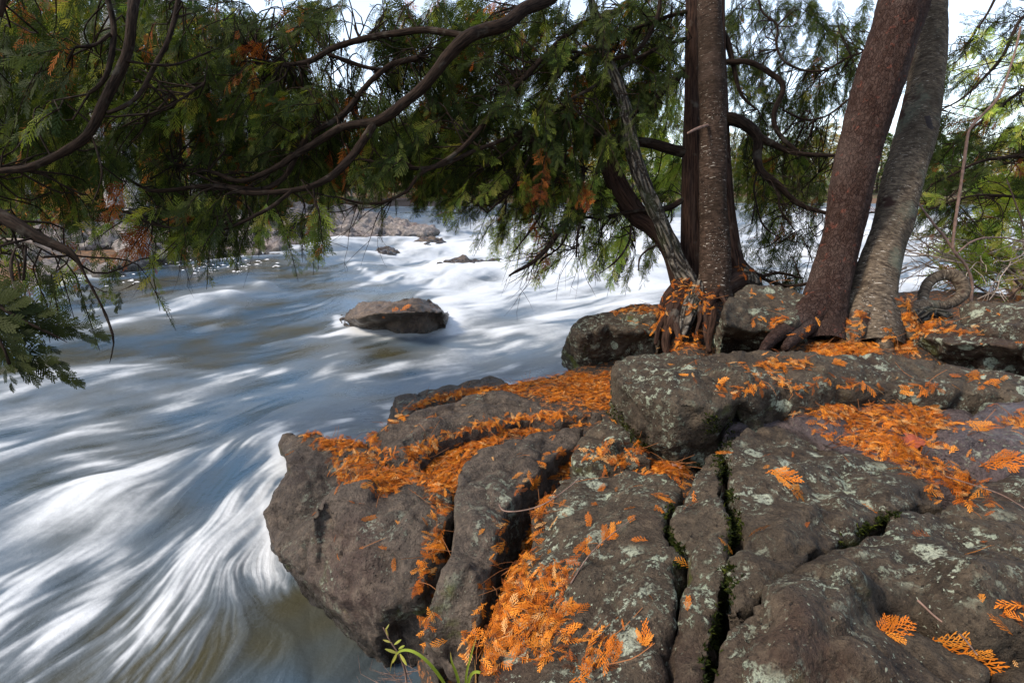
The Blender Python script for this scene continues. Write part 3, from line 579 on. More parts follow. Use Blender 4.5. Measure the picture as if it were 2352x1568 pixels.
# where the river is white, dark or glassy: (u, v, ru, rv, tilt deg, amount) as places on the water
FO = [(1250,560,260,70,0,1.5),(1150,520,120,30,0,1.0),(950,545,110,18,8,1.6),(720,560,90,14,-5,1.0),(800,590,90,8,6,1.1),(860,630,60,8,25,1.0),(700,600,70,6,-4,.8),(1060,560,80,10,6,.9),(1000,585,60,8,0,.8),(1000,640,100,40,20,1.3),(1150,690,200,50,0,.9),(1400,600,180,60,0,.9),(1350,690,120,50,0,.8),
 (1190,770,170,40,-8,1.5),(1050,830,200,30,-5,.7),(850,880,250,30,-14,.3),(300,735,130,16,-12,1.0),(470,690,90,12,-10,.9),(530,680,30,10,0,1.2),(605,655,26,9,0,1.3),(150,700,130,22,0,.2),
 (430,905,180,22,8,.5),(160,960,200,30,5,.6),(450,1030,180,30,-18,.8),(230,1120,150,40,-25,.7),(80,1200,150,40,-20,.6),(430,1130,60,30,-30,.2),(250,1330,190,50,-30,.85),(100,1480,200,60,-35,1.0),(330,1430,160,50,-45,.8),
 (620,1060,40,45,-60,1.1),(600,1130,30,60,-70,.4),(520,1300,70,90,-60,.9),(560,1200,70,50,-60,.5),(1900,560,400,60,0,1.4),(2150,520,300,30,0,1.2),(2050,640,200,50,0,1.0),(770,740,22,30,60,.6),(880,768,120,8,-3,.9),(1480,650,90,30,-20,.9),(890,764,130,10,-4,2.2),(776,742,12,20,0,1.2),(1036,738,30,12,0,1.2),(880,590,40,5,0,1.2),(985,566,40,5,0,1.2),(1085,614,90,5,3,1.2),(650,1040,14,40,-20,1.2),(612,1200,10,60,-10,1.0),(650,1330,22,14,40,.9),(1290,830,20,30,0,.8),(1260,720,50,16,-5,1.2),
 # dark / clear
 (500,790,170,35,-5,-1.6),(350,790,160,30,0,-.9),(420,850,200,22,-6,-1.0),(760,810,200,22,-4,-.6),(300,660,220,24,-4,-.9),(480,625,200,24,-4,-1.0),(740,640,120,50,20,-1.2),(640,700,150,40,0,-.9),(620,750,120,30,0,-.7),(650,880,160,26,-12,-.9),(760,930,160,30,-20,-.8),(600,960,120,30,-30,-1.0),
 (500,1080,110,36,-32,-1.3),(400,1180,120,28,-34,-1.2),(560,1080,60,50,-50,-.8),(50,1110,90,24,-10,-.9),(360,1000,120,16,-10,-.4),(700,1470,130,90,20,-1.6),(820,1520,100,90,20,-2.6),(940,1560,70,70,0,-5),(750,1450,110,80,35,-1.8),(580,1430,90,80,-50,-.8),(520,1560,110,60,-50,-.8),(930,490,120,12,0,-1.6),(860,600,40,36,40,-1.0),(930,690,30,16,0,-.9),(1150,850,150,20,-5,-.8),(1270,830,60,25,-10,-.6),(1400,650,80,12,0,-.5)]
from mathutils.kdtree import KDTree
dens = np.zeros(WX.shape) - .12; coll = np.zeros(WX.shape); cn = fbm(np.stack([WX * 6, WY * 6, 0 * WX], -1), 3, 31)
for o_, co_ in ROCKS:
    k_ = co_[np.abs(co_[:, 2] + .01) < .06]
    if len(k_) < 8 or co_[:, 1].min() > 25: continue
    k_ = k_[::max(1, len(k_) // 1500)]; kd = KDTree(len(k_))
    for q_, c_ in enumerate(k_): kd.insert((c_[0], c_[1], 0), q_)
    kd.balance(); dist = float(np.hypot(k_[:, 0], k_[:, 1]).mean()); wd = .035 + .012 * dist
    sel = np.argwhere((WX > k_[:, 0].min() - 3 * wd) & (WX < k_[:, 0].max() + 3 * wd) & (WY > k_[:, 1].min() - 3 * wd) & (WY < k_[:, 1].max() + 3 * wd))
    for a_, b_ in sel:
        d_ = kd.find((WX[a_, b_], WY[a_, b_], 0))[2]; w_ = wd * (.35 + 1.3 * cn[a_, b_]); coll[a_, b_] = max(coll[a_, b_], math.exp(-(d_ / w_) ** 2))
dens += 1.7 * coll * (1 - .8 * eddy)
for u, v, ru, rv, an, am in FO:
    a = math.radians(an); du, dv = wu - u, wv_ - v; x = du * math.cos(a) + dv * math.sin(a); y = -du * math.sin(a) + dv * math.cos(a)
    dens += am * np.exp(-(x * x / ru ** 2 + y * y / rv ** 2))
tb = nrm(fbm(np.stack([WX * 5, WY * 5, 0 * WX], -1), 4, 14, .6))
slack = np.exp(-((wu - 740) ** 2 / 150 ** 2 + (wv_ - 1490) ** 2 / 110 ** 2)); act = (1 - .8 * np.clip(slack, 0, 1)) * (.35 + 1.3 * smooth(fbm(np.stack([WX * 2.2, WY * 2.2, 0 * WX + 5], -1), 3, 23), .3, .7)) * (1 - .75 * smooth(wv_, 1200, 1450) * smooth(wu, 330, 560))
foam_raw = dens * .82 + act * (.17 * fine + .26 * mid) + .30 * big + .18 * big2 + (.10 + .3 * slack) * tb
far_w = smooth(wv_, 760, 600) * smooth(wu, 650, 850)
foam = 1 / (1 + np.exp(-1.25 * (foam_raw + .6 * far_w - .16)))
foam = np.clip(foam, 0, 1)
# calm eddy with small flakes by the far left bank
# surface shape
rap = smooth(wv_, 900, 620) * .6 + .4
lump = blur(big2, 4); lump2 = blur(big, 3)
H = (.014 + .0045 * RR.clip(0, 9)) * (lump * .8 + lump2 * .18) * rap + .0012 * RR.clip(0, 4) * blur(mid, 2) * (1 - .8 * eddy)
ft2 = fbm(np.stack([WX * .9, WY * .9, 0 * WX], -1), 4, 17) - .5; H += .42 * ft2 * smooth(wv_, 720, 600) * smooth(wu, 600, 800) * smooth(RR, 5, 9)
BL = [(950,548,110,20,.16),(730,562,80,14,.08),(300,740,110,16,.06),(470,692,70,12,.06),(530,682,30,10,.07),(605,656,26,9,.07),(1200,765,140,30,.05),(1480,640,60,22,.10),(820,610,90,40,.07),(230,1130,150,40,.03)]
for u, v, ru, rv, am in BL: H += am * np.exp(-((wu - u) ** 2 / ru ** 2 + (wv_ - v) ** 2 / rv ** 2))
H = np.clip(H, -.14, .3) * smooth(RR, 90, 30) - .02
# pull the sheet down where it meets the near bank so it does not flood the ledges
sb = sdf(WX.ravel(), WY.ravel(), riv).reshape(WX.shape); nb = (RR < 5)
H = np.where(nb, H - .0 + 0 * sb, H)
V = np.stack([WX, WY, H], -1).reshape(-1, 3)
i = np.arange(NR - 1)[:, None] * NC + np.arange(NC - 1)
F = np.stack([i, i + NC, i + NC + 1, i + 1], -1).reshape(-1, 4)
keep = (sb.ravel()[F] < .45).any(1)
F = F[keep]; used = np.zeros(len(V), bool); used[F] = True; mp = np.cumsum(used) - 1
V = V[used]; F = mp[F]; fo = foam.ravel()[used]; ft = (nrm(.7 * mid + .5 * fine) * np.clip(act, 0, 1.2) * (1 - .6 * eddy)).ravel()[used]
flow = np.concatenate([dirw.reshape(-1, 2)[used], np.zeros((len(V), 1))], 1)
def water_mat():
    m, nt, bs, out = newmat('river_water'); q = N(nt); p = q.pos(); f = q.attr('foam', 'Fac'); s = q.attr('streak', 'Fac')
    n = q.noise(p, 26, 5, .65); f2 = q.math('ADD', f, q.math('MULTIPLY', q.math('SUBTRACT', n, .5), .16))
    f2 = q.math('ADD', f2, q.math('MULTIPLY', s, .025))
    w = q.mix(q.rng(q.noise(p, .9, 3), .35, .65), (.046, .042, .022), (.030, .066, .110))  # blue half of the base colour paints in the reflected sky
    c = q.mix(q.rng(f2, .15, .60, 0, .55), w, (.12, .15, .18)); c = q.mix(q.rng(f2, .5, 1.0), c, (.53, .555, .57))
    q.set(bs.inputs['Base Color'], c); q.set(bs.inputs['Roughness'], q.rng(f2, .1, .7, .16, .6)); bs.inputs['IOR'].default_value = 1.33
    bs.inputs['Specular IOR Level'].default_value = .75
    h = q.math('ADD', q.math('MULTIPLY', s, .35), n)
    q.set(bs.inputs['Normal'], q.bump(h, .35, .012)); return m
M['water'] = water_mat()
water = obj('water', mesh('water', V, F, {'foam': ('FLOAT', fo), 'streak': ('FLOAT', ft)}), M['water'], kind='structure')
# ------------------------------------------------------------------ trunks and limbs
def W(pts):
    """(u, v, distance, width in picture px) -> x y z r"""
    a = np.array(pts, float); return np.column_stack([D(a[:, 0], a[:, 1], a[:, 2]), a[:, 3] / 2 * a[:, 2] / FPX])
def rough_furrow(b, r, th, s):
    n = vn(np.stack([b[..., 0] * 30, b[..., 1] * 30, b[..., 2] * 5], -1), 3); m = vn(np.stack([b[..., 0] * 60, b[..., 1] * 60, b[..., 2] * 12], -1), 4)
    return (1 - np.abs(2 * n - 1)) * -.014 + (m - .5) * .012
def rough_soft(b, r, th, s):
    return (fbm(np.stack([b[..., 0] * 12, b[..., 1] * 12, b[..., 2] * 3], -1), 3, 6) - .5) * r * .35 + (vn(b * 70, 2) - .5) * .004
def rough_cedar(b, r, th, s):
    n = vn(np.stack([b[..., 0] * 45, b[..., 1] * 45, b[..., 2] * 2.5], -1), 5); f = vn(np.stack([b[..., 0] * 14, b[..., 1] * 14, b[..., 2] * 1.2], -1), 7)
    return (n - .5) * .012 + (f - .5) * r * .5
def trunk_part(name, pts, mat, parent, rough, sides=48, step=.012, seed=0, per=10, extra=(), wob=0, label=None):
    parts = [tube(catmull(W(pts), per), sides, step, rough, wob, seed)]
    for e in extra: parts.append(tube(catmull(W(e), per), 28, step, rough, 0, seed + 5))
    V, F, b = join(parts); return child(name, V, F, mat, parent, {'bark': ('FLOAT_VECTOR', b)}, label=label)
LIMBS = {}
def limbs(key, parent, mat, lists, name='limb', sides=9, step=.03, wob=.025):
    for k, l in enumerate(lists):
        Q = catmull(W(l), 8); V, F, b = tube(Q, sides, step, rough_soft, wob, k * 3.1)
        child(name, V, F, mat, parent, {'bark': ('FLOAT_VECTOR', b)})
        LIMBS.setdefault(key, []).append(resample(Q, .05)[0])

# cedar with the straight shaggy trunk, behind the brown birch
Tc = empty('cedar_tree', tuple(D(1588, 650, 3.5)), 'cedar with a straight shaggy red-brown trunk and the great bough sweeping left over the river', 'tree')
trunk_part('trunk', [(1592, 700, 3.45, 70), (1590, 640, 3.5, 52), (1588, 560, 3.5, 42), (1588, 400, 3.5, 38), (1588, 200, 3.5, 36), (1590, 0, 3.5, 34), (1592, -140, 3.5, 32)], M['cedar'], Tc, rough_cedar, 40)
trunk_part('curved_stem', [(1572, 660, 3.42, 50), (1545, 575, 3.5, 46), (1504, 520, 3.55, 46), (1466, 494, 3.6, 45), (1428, 441, 3.62, 44), (1399, 378, 3.65, 38), (1386, 328, 3.65, 30), (1357, 298, 3.6, 22), (1302, 290, 3.5, 16), (1240, 305, 3.4, 9), (1180, 330, 3.3, 5)], M['cedar'], Tc, rough_cedar, 32)
limbs('cedar', Tc, M['limb'], [
 [(1330, -60, 3.3, 36), (1256, 0, 3.1, 33), (1210, 22, 3.0, 32), (1159, 50, 2.9, 31), (1105, 68, 2.85, 30), (1069, 86, 2.8, 30), (1037, 119, 2.8, 29), (1005, 162, 2.8, 27), (969, 205, 2.8, 26), (925, 241, 2.8, 24), (897, 266, 2.8, 23), (861, 284, 2.8, 22), (799, 288, 2.8, 17), (752, 308, 2.8, 17), (684, 348, 2.8, 16), (630, 389, 2.8, 14), (558, 414, 2.8, 12), (486, 400, 2.85, 9), (400, 380, 2.9, 5)],
 [(861, 286, 2.8, 19), (835, 324, 2.78, 18), (799, 371, 2.75, 17), (752, 414, 2.7, 16), (684, 439, 2.65, 14), (576, 446, 2.65, 12), (486, 430, 2.7, 10), (360, 438, 2.75, 9), (317, 425, 2.8, 7), (270, 396, 2.8, 5)],
 [(960, 130, 3.0, 14), (900, 150, 3.0, 14), (846, 194, 3.0, 14), (792, 259, 2.95, 14), (713, 310, 2.9, 13), (684, 353, 2.9, 12), (648, 407, 2.85, 11), (594, 437, 2.8, 10), (504, 425, 2.8, 7), (440, 400, 2.8, 4)],
 [(670, 440, 2.65, 9), (612, 486, 2.6, 8), (540, 515, 2.55, 8), (450, 524, 2.55, 7), (342, 511, 2.6, 6), (281, 486, 2.6, 5), (140, 490, 2.6, 3)],
 [(1069, 84, 2.85, 16), (976, 72, 2.9, 16), (897, 79, 2.95, 15), (825, 88, 3.0, 15), (756, 114, 3.0, 14), (702, 146, 3.0, 12), (640, 150, 3.0, 9), (560, 112, 3.1, 7), (480, 118, 3.1, 5), (330, 150, 3.1, 3)],
 [(756, 130, 3.05, 8), (806, 144, 3.05, 9), (860, 158, 3.05, 8)],
 [(1430, 20, 3.4, 14), (1330, 60, 3.3, 13), (1202, 180, 3.2, 12), (1149, 234, 3.15, 12), (1094, 306, 3.1, 12), (1045, 355, 3.05, 11), (976, 385, 3.0, 10), (897, 382, 2.95, 8), (825, 367, 2.95, 5)],
 [(1200, 300, 3.2, 10), (1100, 340, 3.1, 10), (1030, 375, 3.05, 10), (969, 400, 3.0, 9), (933, 443, 2.95, 8), (879, 467, 2.9, 7), (825, 470, 2.9, 6), (770, 454, 2.9, 3)],
 [(1575, 160, 3.5, 15), (1540, 195, 3.5, 14), (1508, 227, 3.5, 13), (1470, 252, 3.5, 10), (1430, 265, 3.5, 7)],
 [(1578, 352, 3.5, 26), (1533, 341, 3.5, 25), (1487, 328, 3.5, 23), (1440, 318, 3.5, 20), (1399, 311, 3.5, 16), (1340, 300, 3.5, 8)],
 [(1575, 454, 3.5, 14), (1537, 479, 3.5, 14), (1500, 486, 3.5, 12), (1440, 488, 3.55, 9), (1380, 500, 3.55, 7), (1330, 495, 3.55, 5)],
 [(1512, -20, 3.3, 10), (1508, 42, 3.3, 11), (1470, 105, 3.3, 12), (1424, 130, 3.3, 11), (1373, 134, 3.3, 9), (1323, 122, 3.3, 6), (1260, 140, 3.3, 3)],
 [(1600, 80, 3.5, 9), (1520, 110, 3.45, 9), (1440, 150, 3.4, 8), (1330, 220, 3.3, 8), (1230, 290, 3.25, 6), (1120, 380, 3.2, 4)],
 [(1590, 20, 3.5, 8), (1480, 60, 3.45, 8), (1380, 100, 3.4, 8), (1290, 160, 3.4, 8), (1240, 240, 3.3, 6), (1215, 330, 3.3, 5)],
 [(1344, 386, 3.6, 11), (1331, 441, 3.5, 11), (1302, 504, 3.4, 11), (1260, 563, 3.3, 10), (1215, 605, 3.25, 8), (1172, 636, 3.2, 5)],
 [(1386, 345, 3.6, 8), (1370, 400, 3.5, 9), (1350, 470, 3.45, 8), (1330, 530, 3.4, 6), (1322, 590, 3.4, 4)],
 [(1302, 292, 3.5, 8), (1290, 380, 3.45, 7), (1262, 460, 3.4, 6), (1215, 540, 3.35, 4), (1180, 580, 3.3, 3)],
 [(1240, 306, 3.4, 7), (1205, 380, 3.3, 6), (1170, 440, 3.3, 5), (1120, 490, 3.25, 3)],
 [(1320, 500, 3.4, 6), (1290, 560, 3.35, 5), (1240, 600, 3.3, 4), (1225, 630, 3.3, 2)],
 [(1515, 560, 3.3, 6), (1490, 572, 3.25, 6), (1470, 592, 3.2, 5), (1466, 622, 3.2, 2)],
 [(1448, 520, 3.45, 5), (1440, 560, 3.4, 5), (1410, 600, 3.35, 4), (1375, 628, 3.3, 2)],
])
# leaning furrowed tree
Tl = empty('leaning_tree', tuple(D(1590, 668, 3.32)), 'thin tree with grey furrowed bark leaning left from the root cluster', 'tree')
trunk_part('trunk', [(1594, 690, 3.30, 56), (1586, 655, 3.32, 52), (1562, 612, 3.35, 47), (1525, 525, 3.35, 42), (1487, 441, 3.35, 41), (1457, 357, 3.35, 40), (1445, 294, 3.35, 39), (1428, 218, 3.35, 35), (1403, 155, 3.35, 30), (1378, 84, 3.4, 26), (1357, 0, 3.4, 24), (1340, -100, 3.4, 22)], M['furrow'], Tl, rough_furrow, 56, .009)
# brown birch
Tb = empty('birch_tree', tuple(D(1642, 655, 3.28)), 'straight brown birch with pale horizontal dashes, standing on the root mound', 'tree')
trunk_part('trunk', [(1640, 690, 3.28, 84), (1640, 660, 3.28, 74), (1642, 630, 3.28, 67), (1641, 560, 3.28, 64), (1640, 504, 3.28, 62), (1638, 336, 3.28, 60), (1633, 170, 3.28, 58), (1630, 0, 3.28, 56), (1628, -120, 3.28, 54)], M['birch_brown'], Tb, rough_soft, 40)
child('branch_stub', *(lambda r: (r[0], r[1]))(tube(catmull(W([(1625, 288, 3.22, 8), (1600, 296, 3.15, 7), (1580, 306, 3.1, 5)]), 6), 8, .02)), M['twig'], Tb)
# dark second cedar behind the birch, limbs to the right
Td = empty('cedar_tree', tuple(D(1684, 640, 3.6)), 'dark cedar hidden behind the brown birch, with crooked black limbs reaching right', 'tree')
trunk_part('trunk', [(1700, 650, 3.5, 56), (1690, 610, 3.52, 48), (1678, 560, 3.55, 44), (1666, 460, 3.6, 36), (1656, 300, 3.6, 34), (1650, 100, 3.6, 32), (1648, -120, 3.6, 30)], M['cedar'], Td, rough_cedar, 36)
limbs('dark', Td, M['limb'], [
 [(1655, 268, 3.6, 30), (1680, 273, 3.55, 30), (1705, 286, 3.5, 28), (1739, 318, 3.5, 25), (1737, 361, 3.5, 21), (1747, 395, 3.5, 19), (1785, 424, 3.5, 16), (1823, 458, 3.5, 13), (1869, 479, 3.5, 10), (1940, 490, 3.5, 7), (2060, 485, 3.5, 4)],
 [(1742, 312, 3.5, 20), (1785, 338, 3.5, 14), (1818, 353, 3.5, 11), (1890, 359, 3.5, 9), (1960, 356, 3.5, 7), (2030, 340, 3.5, 4)],
 [(1650, 140, 3.6, 13), (1722, 147, 3.55, 14), (1772, 172, 3.5, 14), (1800, 202, 3.5, 13), (1781, 248, 3.5, 12), (1777, 286, 3.5, 11), (1798, 323, 3.5, 10), (1831, 349, 3.5, 9)],
 [(1650, 60, 3.6, 11), (1672, 100, 3.6, 14), (1685, 150, 3.6, 11), (1700, 210, 3.6, 8), (1740, 250, 3.6, 5)],
 [(1740, -30, 3.7, 5), (1750, 30, 3.7, 5), (1785, 60, 3.7, 6), (1785, 110, 3.7, 6), (1810, 145, 3.7, 6), (1880, 165, 3.7, 5), (1960, 130, 3.7, 4), (2040, 100, 3.7, 3)],
 [(1690, 585, 3.5, 10), (1720, 618, 3.5, 11), (1750, 632, 3.5, 9), (1785, 626, 3.5, 7), (1840, 640, 3.5, 4)],
 [(1735, 630, 3.5, 8), (1790, 655, 3.5, 9), (1840, 655, 3.45, 8), (1880, 640, 3.4, 8)],
 [(1800, 250, 3.6, 5), (1850, 272, 3.6, 5), (1905, 262, 3.6, 4), (1960, 220, 3.6, 4), (2010, 180, 3.6, 2)],
 [(1760, 405, 3.5, 7), (1790, 440, 3.5, 7), (1795, 480, 3.5, 5), (1830, 530, 3.5, 3)],
 [(1745, 395, 3.5, 5), (1730, 440, 3.5, 5), (1745, 500, 3.5, 4), (1790, 540, 3.5, 3), (1850, 560, 3.5, 2)]])
# pine
Tp = empty('pine_tree', tuple(D(1895, 770, 2.8)), 'thick leaning pine with red scaly bark, its long root reaching left over the rock', 'tree')
trunk_part('trunk', [(1890, 800, 2.72, 120), (1888, 760, 2.76, 104), (1895, 700, 2.80, 94), (1907, 650, 2.82, 86), (1927, 562, 2.84, 84), (1955, 430, 2.84, 88), (1992, 290, 2.84, 94), (2027, 160, 2.84, 104), (2058, 60, 2.84, 108), (2080, -20, 2.84, 110), (2108, -140, 2.84, 110)], M['pine'], Tp, rough_soft, 72, .010)
trunk_part('root', [(1893, 700, 2.78, 84), (1862, 716, 2.74, 70), (1828, 740, 2.68, 50), (1795, 762, 2.6, 36), (1768, 785, 2.52, 28), (1750, 808, 2.42, 18)], M['pine'], Tp, rough_soft, 40, .010,
 extra=[[(1880, 720, 2.74, 60), (1850, 752, 2.66, 40), (1822, 778, 2.58, 28), (1802, 800, 2.5, 18)], [(1905, 730, 2.8, 60), (1935, 755, 2.74, 40), (1950, 780, 2.68, 20)]])
# pale birch
Tw = empty('birch_tree', tuple(D(2015, 765, 2.76)), 'pale peeling birch crossing behind the leaning pine, with a dark scar', 'tree')
trunk_part('trunk', [(2008, 800, 2.72, 128), (2006, 760, 2.75, 118), (2006, 706, 2.80, 100), (2011, 650, 2.84, 90), (2031, 562, 2.90, 82), (2051, 504, 2.94, 81), (2070, 432, 2.98, 82), (2095, 350, 3.02, 82), (2110, 288, 3.05, 80), (2124, 200, 3.08, 76), (2131, 100, 3.1, 78), (2134, 0, 3.1, 72), (2136, -130, 3.1, 70)], M['birch'], Tw, rough_soft, 64, .010)
trunk_part('root', [(2040, 720, 2.8, 90), (2062, 742, 2.76, 70), (2088, 760, 2.7, 40), (2100, 775, 2.66, 20)], M['birch'], Tw, rough_soft, 32, .010,
 extra=[[(1995, 690, 2.78, 70), (1975, 735, 2.72, 58), (1958, 775, 2.66, 40), (1945, 802, 2.62, 20)], [(1985, 670, 2.82, 50), (1945, 712, 2.8, 44), (1918, 745, 2.74, 30), (1900, 770, 2.7, 14)], [(2015, 700, 2.75, 60), (2022, 750, 2.68, 46), (2034, 790, 2.62, 32), (2050, 812, 2.58, 14)], [(2030, 680, 2.8, 60), (2052, 720, 2.78, 50), (2078, 750, 2.72, 36), (2110, 768, 2.68, 18)]])
V, F, b = tube(catmull(W([(2122, 272, 2.99, 26), (2126, 300, 2.985, 34), (2124, 330, 2.985, 20)]), 8), 14, .012, rough_soft, 0, 3)
child('bark_scar', V, F, plain('charred_scar', (.015, .010, .009)), Tw)
# the looped root
Lr = empty('looped_root', tuple(D(2150, 715, 2.95)), 'grey root curled into a standing loop beside the pale birch', 'root')
V, F, b = tube(catmull(W([(2070, 730, 2.86, 46), (2096, 712, 2.9, 40), (2130, 705, 2.94, 33), (2165, 702, 2.95, 21), (2198, 690, 2.96, 22), (2213, 666, 2.98, 26), (2200, 638, 3.0, 27), (2172, 630, 3.02, 23), (2140, 642, 3.03, 21), (2124, 666, 3.03, 20), (2120, 690, 3.0, 22), (2110, 715, 2.98, 34), (2100, 735, 2.95, 30)]), 12), 26, .009, rough_soft, 0, 2)
child('root_loop', V, F, M['birch'], Lr, {'bark': ('FLOAT_VECTOR', b)})
V, F, b = tube(catmull(W([(2080, 735, 2.86, 50), (2130, 720, 2.9, 34), (2180, 728, 2.92, 22)]), 8), 20, .012, rough_soft, 0, 6)
child('root_base', V, F, M['furrow'], Lr, {'bark': ('FLOAT_VECTOR', b)})
# root cluster holding the left boulders
Rc = empty('root_cluster', tuple(D(1570, 760, 3.2)), 'knot of thick reddish cedar roots gripping the rocks under the leaning tree', 'root')
for k, (l, mt) in enumerate([([(1576, 655, 3.32, 40), (1556, 690, 3.25, 36), (1545, 720, 3.18, 32), (1538, 750, 3.12, 25), (1530, 790, 3.05, 17), (1534, 815, 3.0, 12)], 'cedar'),
    ([(1604, 655, 3.28, 38), (1596, 685, 3.22, 42), (1584, 715, 3.16, 36), (1574, 750, 3.1, 24), (1566, 780, 3.05, 12)], 'furrow'),
    ([(1570, 660, 3.3, 50), (1540, 690, 3.3, 40), (1526, 715, 3.3, 30), (1522, 745, 3.25, 26)], 'cedar'),
    ([(1712, 640, 3.4, 60), (1676, 652, 3.3, 50), (1645, 675, 3.22, 36), (1628, 700, 3.15, 26), (1620, 740, 3.1, 18), (1625, 785, 3.0, 10)], 'cedar'),
    ([(1700, 640, 3.4, 80), (1722, 650, 3.38, 60), (1740, 665, 3.36, 30)], 'furrow'),
    ([(1560, 700, 3.24, 18), (1552, 740, 3.12, 15), (1560, 775, 3.04, 11), (1556, 806, 2.98, 6)], 'cedar'), ([(1600, 690, 3.2, 20), (1608, 730, 3.1, 14), (1600, 765, 3.02, 10), (1606, 800, 2.96, 6)], 'cedar'), ([(1545, 715, 3.2, 14), (1524, 735, 3.16, 12), (1512, 760, 3.1, 9), (1506, 790, 3.05, 5)], 'cedar'), ([(1650, 672, 3.2, 14), (1668, 700, 3.1, 9), (1660, 735, 3.02, 6), (1652, 770, 2.98, 4)], 'cedar'),
    ([(1640, 700, 3.15, 16), (1636, 740, 3.05, 14), (1628, 780, 2.98, 10), (1630, 808, 2.92, 8)], 'cedar')]):
    V, F, b = tube(catmull(W(l), 9), 26, .012, rough_cedar, 0, k * 2.3)
    child('root', V, F, M[mt], Rc, {'bark': ('FLOAT_VECTOR', b)})
# near cedar boughs at the left edge
Tn = empty('cedar_bough', tuple(D(300, 0, 2.3)), 'dark J-shaped cedar bough hanging from above at the left edge, with side limbs', 'tree branch')
limbs('left', Tn, M['limb'], [
 [(320, -70, 2.3, 26), (312, 0, 2.25, 24), (298, 60, 2.2, 22), (283, 132, 2.2, 23), (264, 192, 2.2, 24), (235, 252, 2.2, 24), (204, 300, 2.2, 22), (156, 336, 2.2, 20), (101, 367, 2.2, 17), (50, 385, 2.2, 15), (0, 391, 2.2, 14), (-90, 396, 2.2, 12)],
 [(245, -60, 2.25, 12), (247, 0, 2.25, 12), (257, 72, 2.25, 12), (254, 144, 2.22, 12), (235, 192, 2.2, 11), (204, 216, 2.2, 9)],
 [(415, -60, 2.4, 12), (408, 0, 2.4, 12), (384, 96, 2.35, 12), (348, 163, 2.3, 11), (312, 221, 2.25, 9), (276, 250, 2.2, 9), (246, 262, 2.2, 8)],
 [(254, 80, 2.24, 8), (220, 105, 2.2, 7), (170, 112, 2.1, 5)], [(20, -60, 2.0, 14), (8, 0, 2.0, 14), (-4, 40, 2.0, 12)],
 [(290, 145, 2.2, 5), (370, 150, 2.3, 5), (430, 138, 2.4, 4), (500, 112, 2.5, 3)], [(212, 310, 2.2, 5), (222, 350, 2.2, 5), (226, 400, 2.2, 4), (205, 470, 2.2, 3)],
 [(470, 190, 2.6, 7), (400, 232, 2.5, 6), (340, 262, 2.4, 4)]], wob=.02)
Tm = empty('cedar_bough', tuple(D(0, 500, 1.8)), 'thick dark cedar bough entering low at the left edge, with twigs trailing over the water', 'tree branch')
limbs('low', Tm, M['limb'], [
 [(-80, 460, 1.8, 38), (0, 497, 1.8, 34), (36, 518, 1.8, 31), (90, 551, 1.8, 26), (140, 574, 1.8, 20), (165, 590, 1.8, 12), (192, 636, 1.8, 6), (224, 684, 1.8, 5), (246, 725, 1.8, 5), (262, 780, 1.8, 4), (250, 830, 1.8, 3)],
 [(200, 642, 1.8, 4), (230, 664, 1.8, 4), (262, 674, 1.8, 3), (307, 655, 1.8, 2)],
 [(100, 590, 1.75, 5), (45, 560, 1.7, 5), (22, 610, 1.65, 6), (30, 660, 1.6, 6), (50, 710, 1.5, 5), (60, 760, 1.4, 4)],
 [(-60, 660, 1.3, 12), (0, 705, 1.3, 9), (60, 745, 1.3, 6), (150, 790, 1.3, 4)],
 [(-60, 750, 1.25, 8), (0, 780, 1.25, 6), (20, 840, 1.25, 4)]], wob=.012)
V, F, b = tube(catmull(W([(-40, 545, 1.9, 9), (0, 549, 1.9, 9), (64, 556, 1.9, 9), (122, 580, 1.9, 7), (160, 600, 1.9, 5)]), 6), 8, .02, rough_soft, .01)
child('dead_branch', V, F, M['dead'], Tm, {'bark': ('FLOAT_VECTOR', b)})
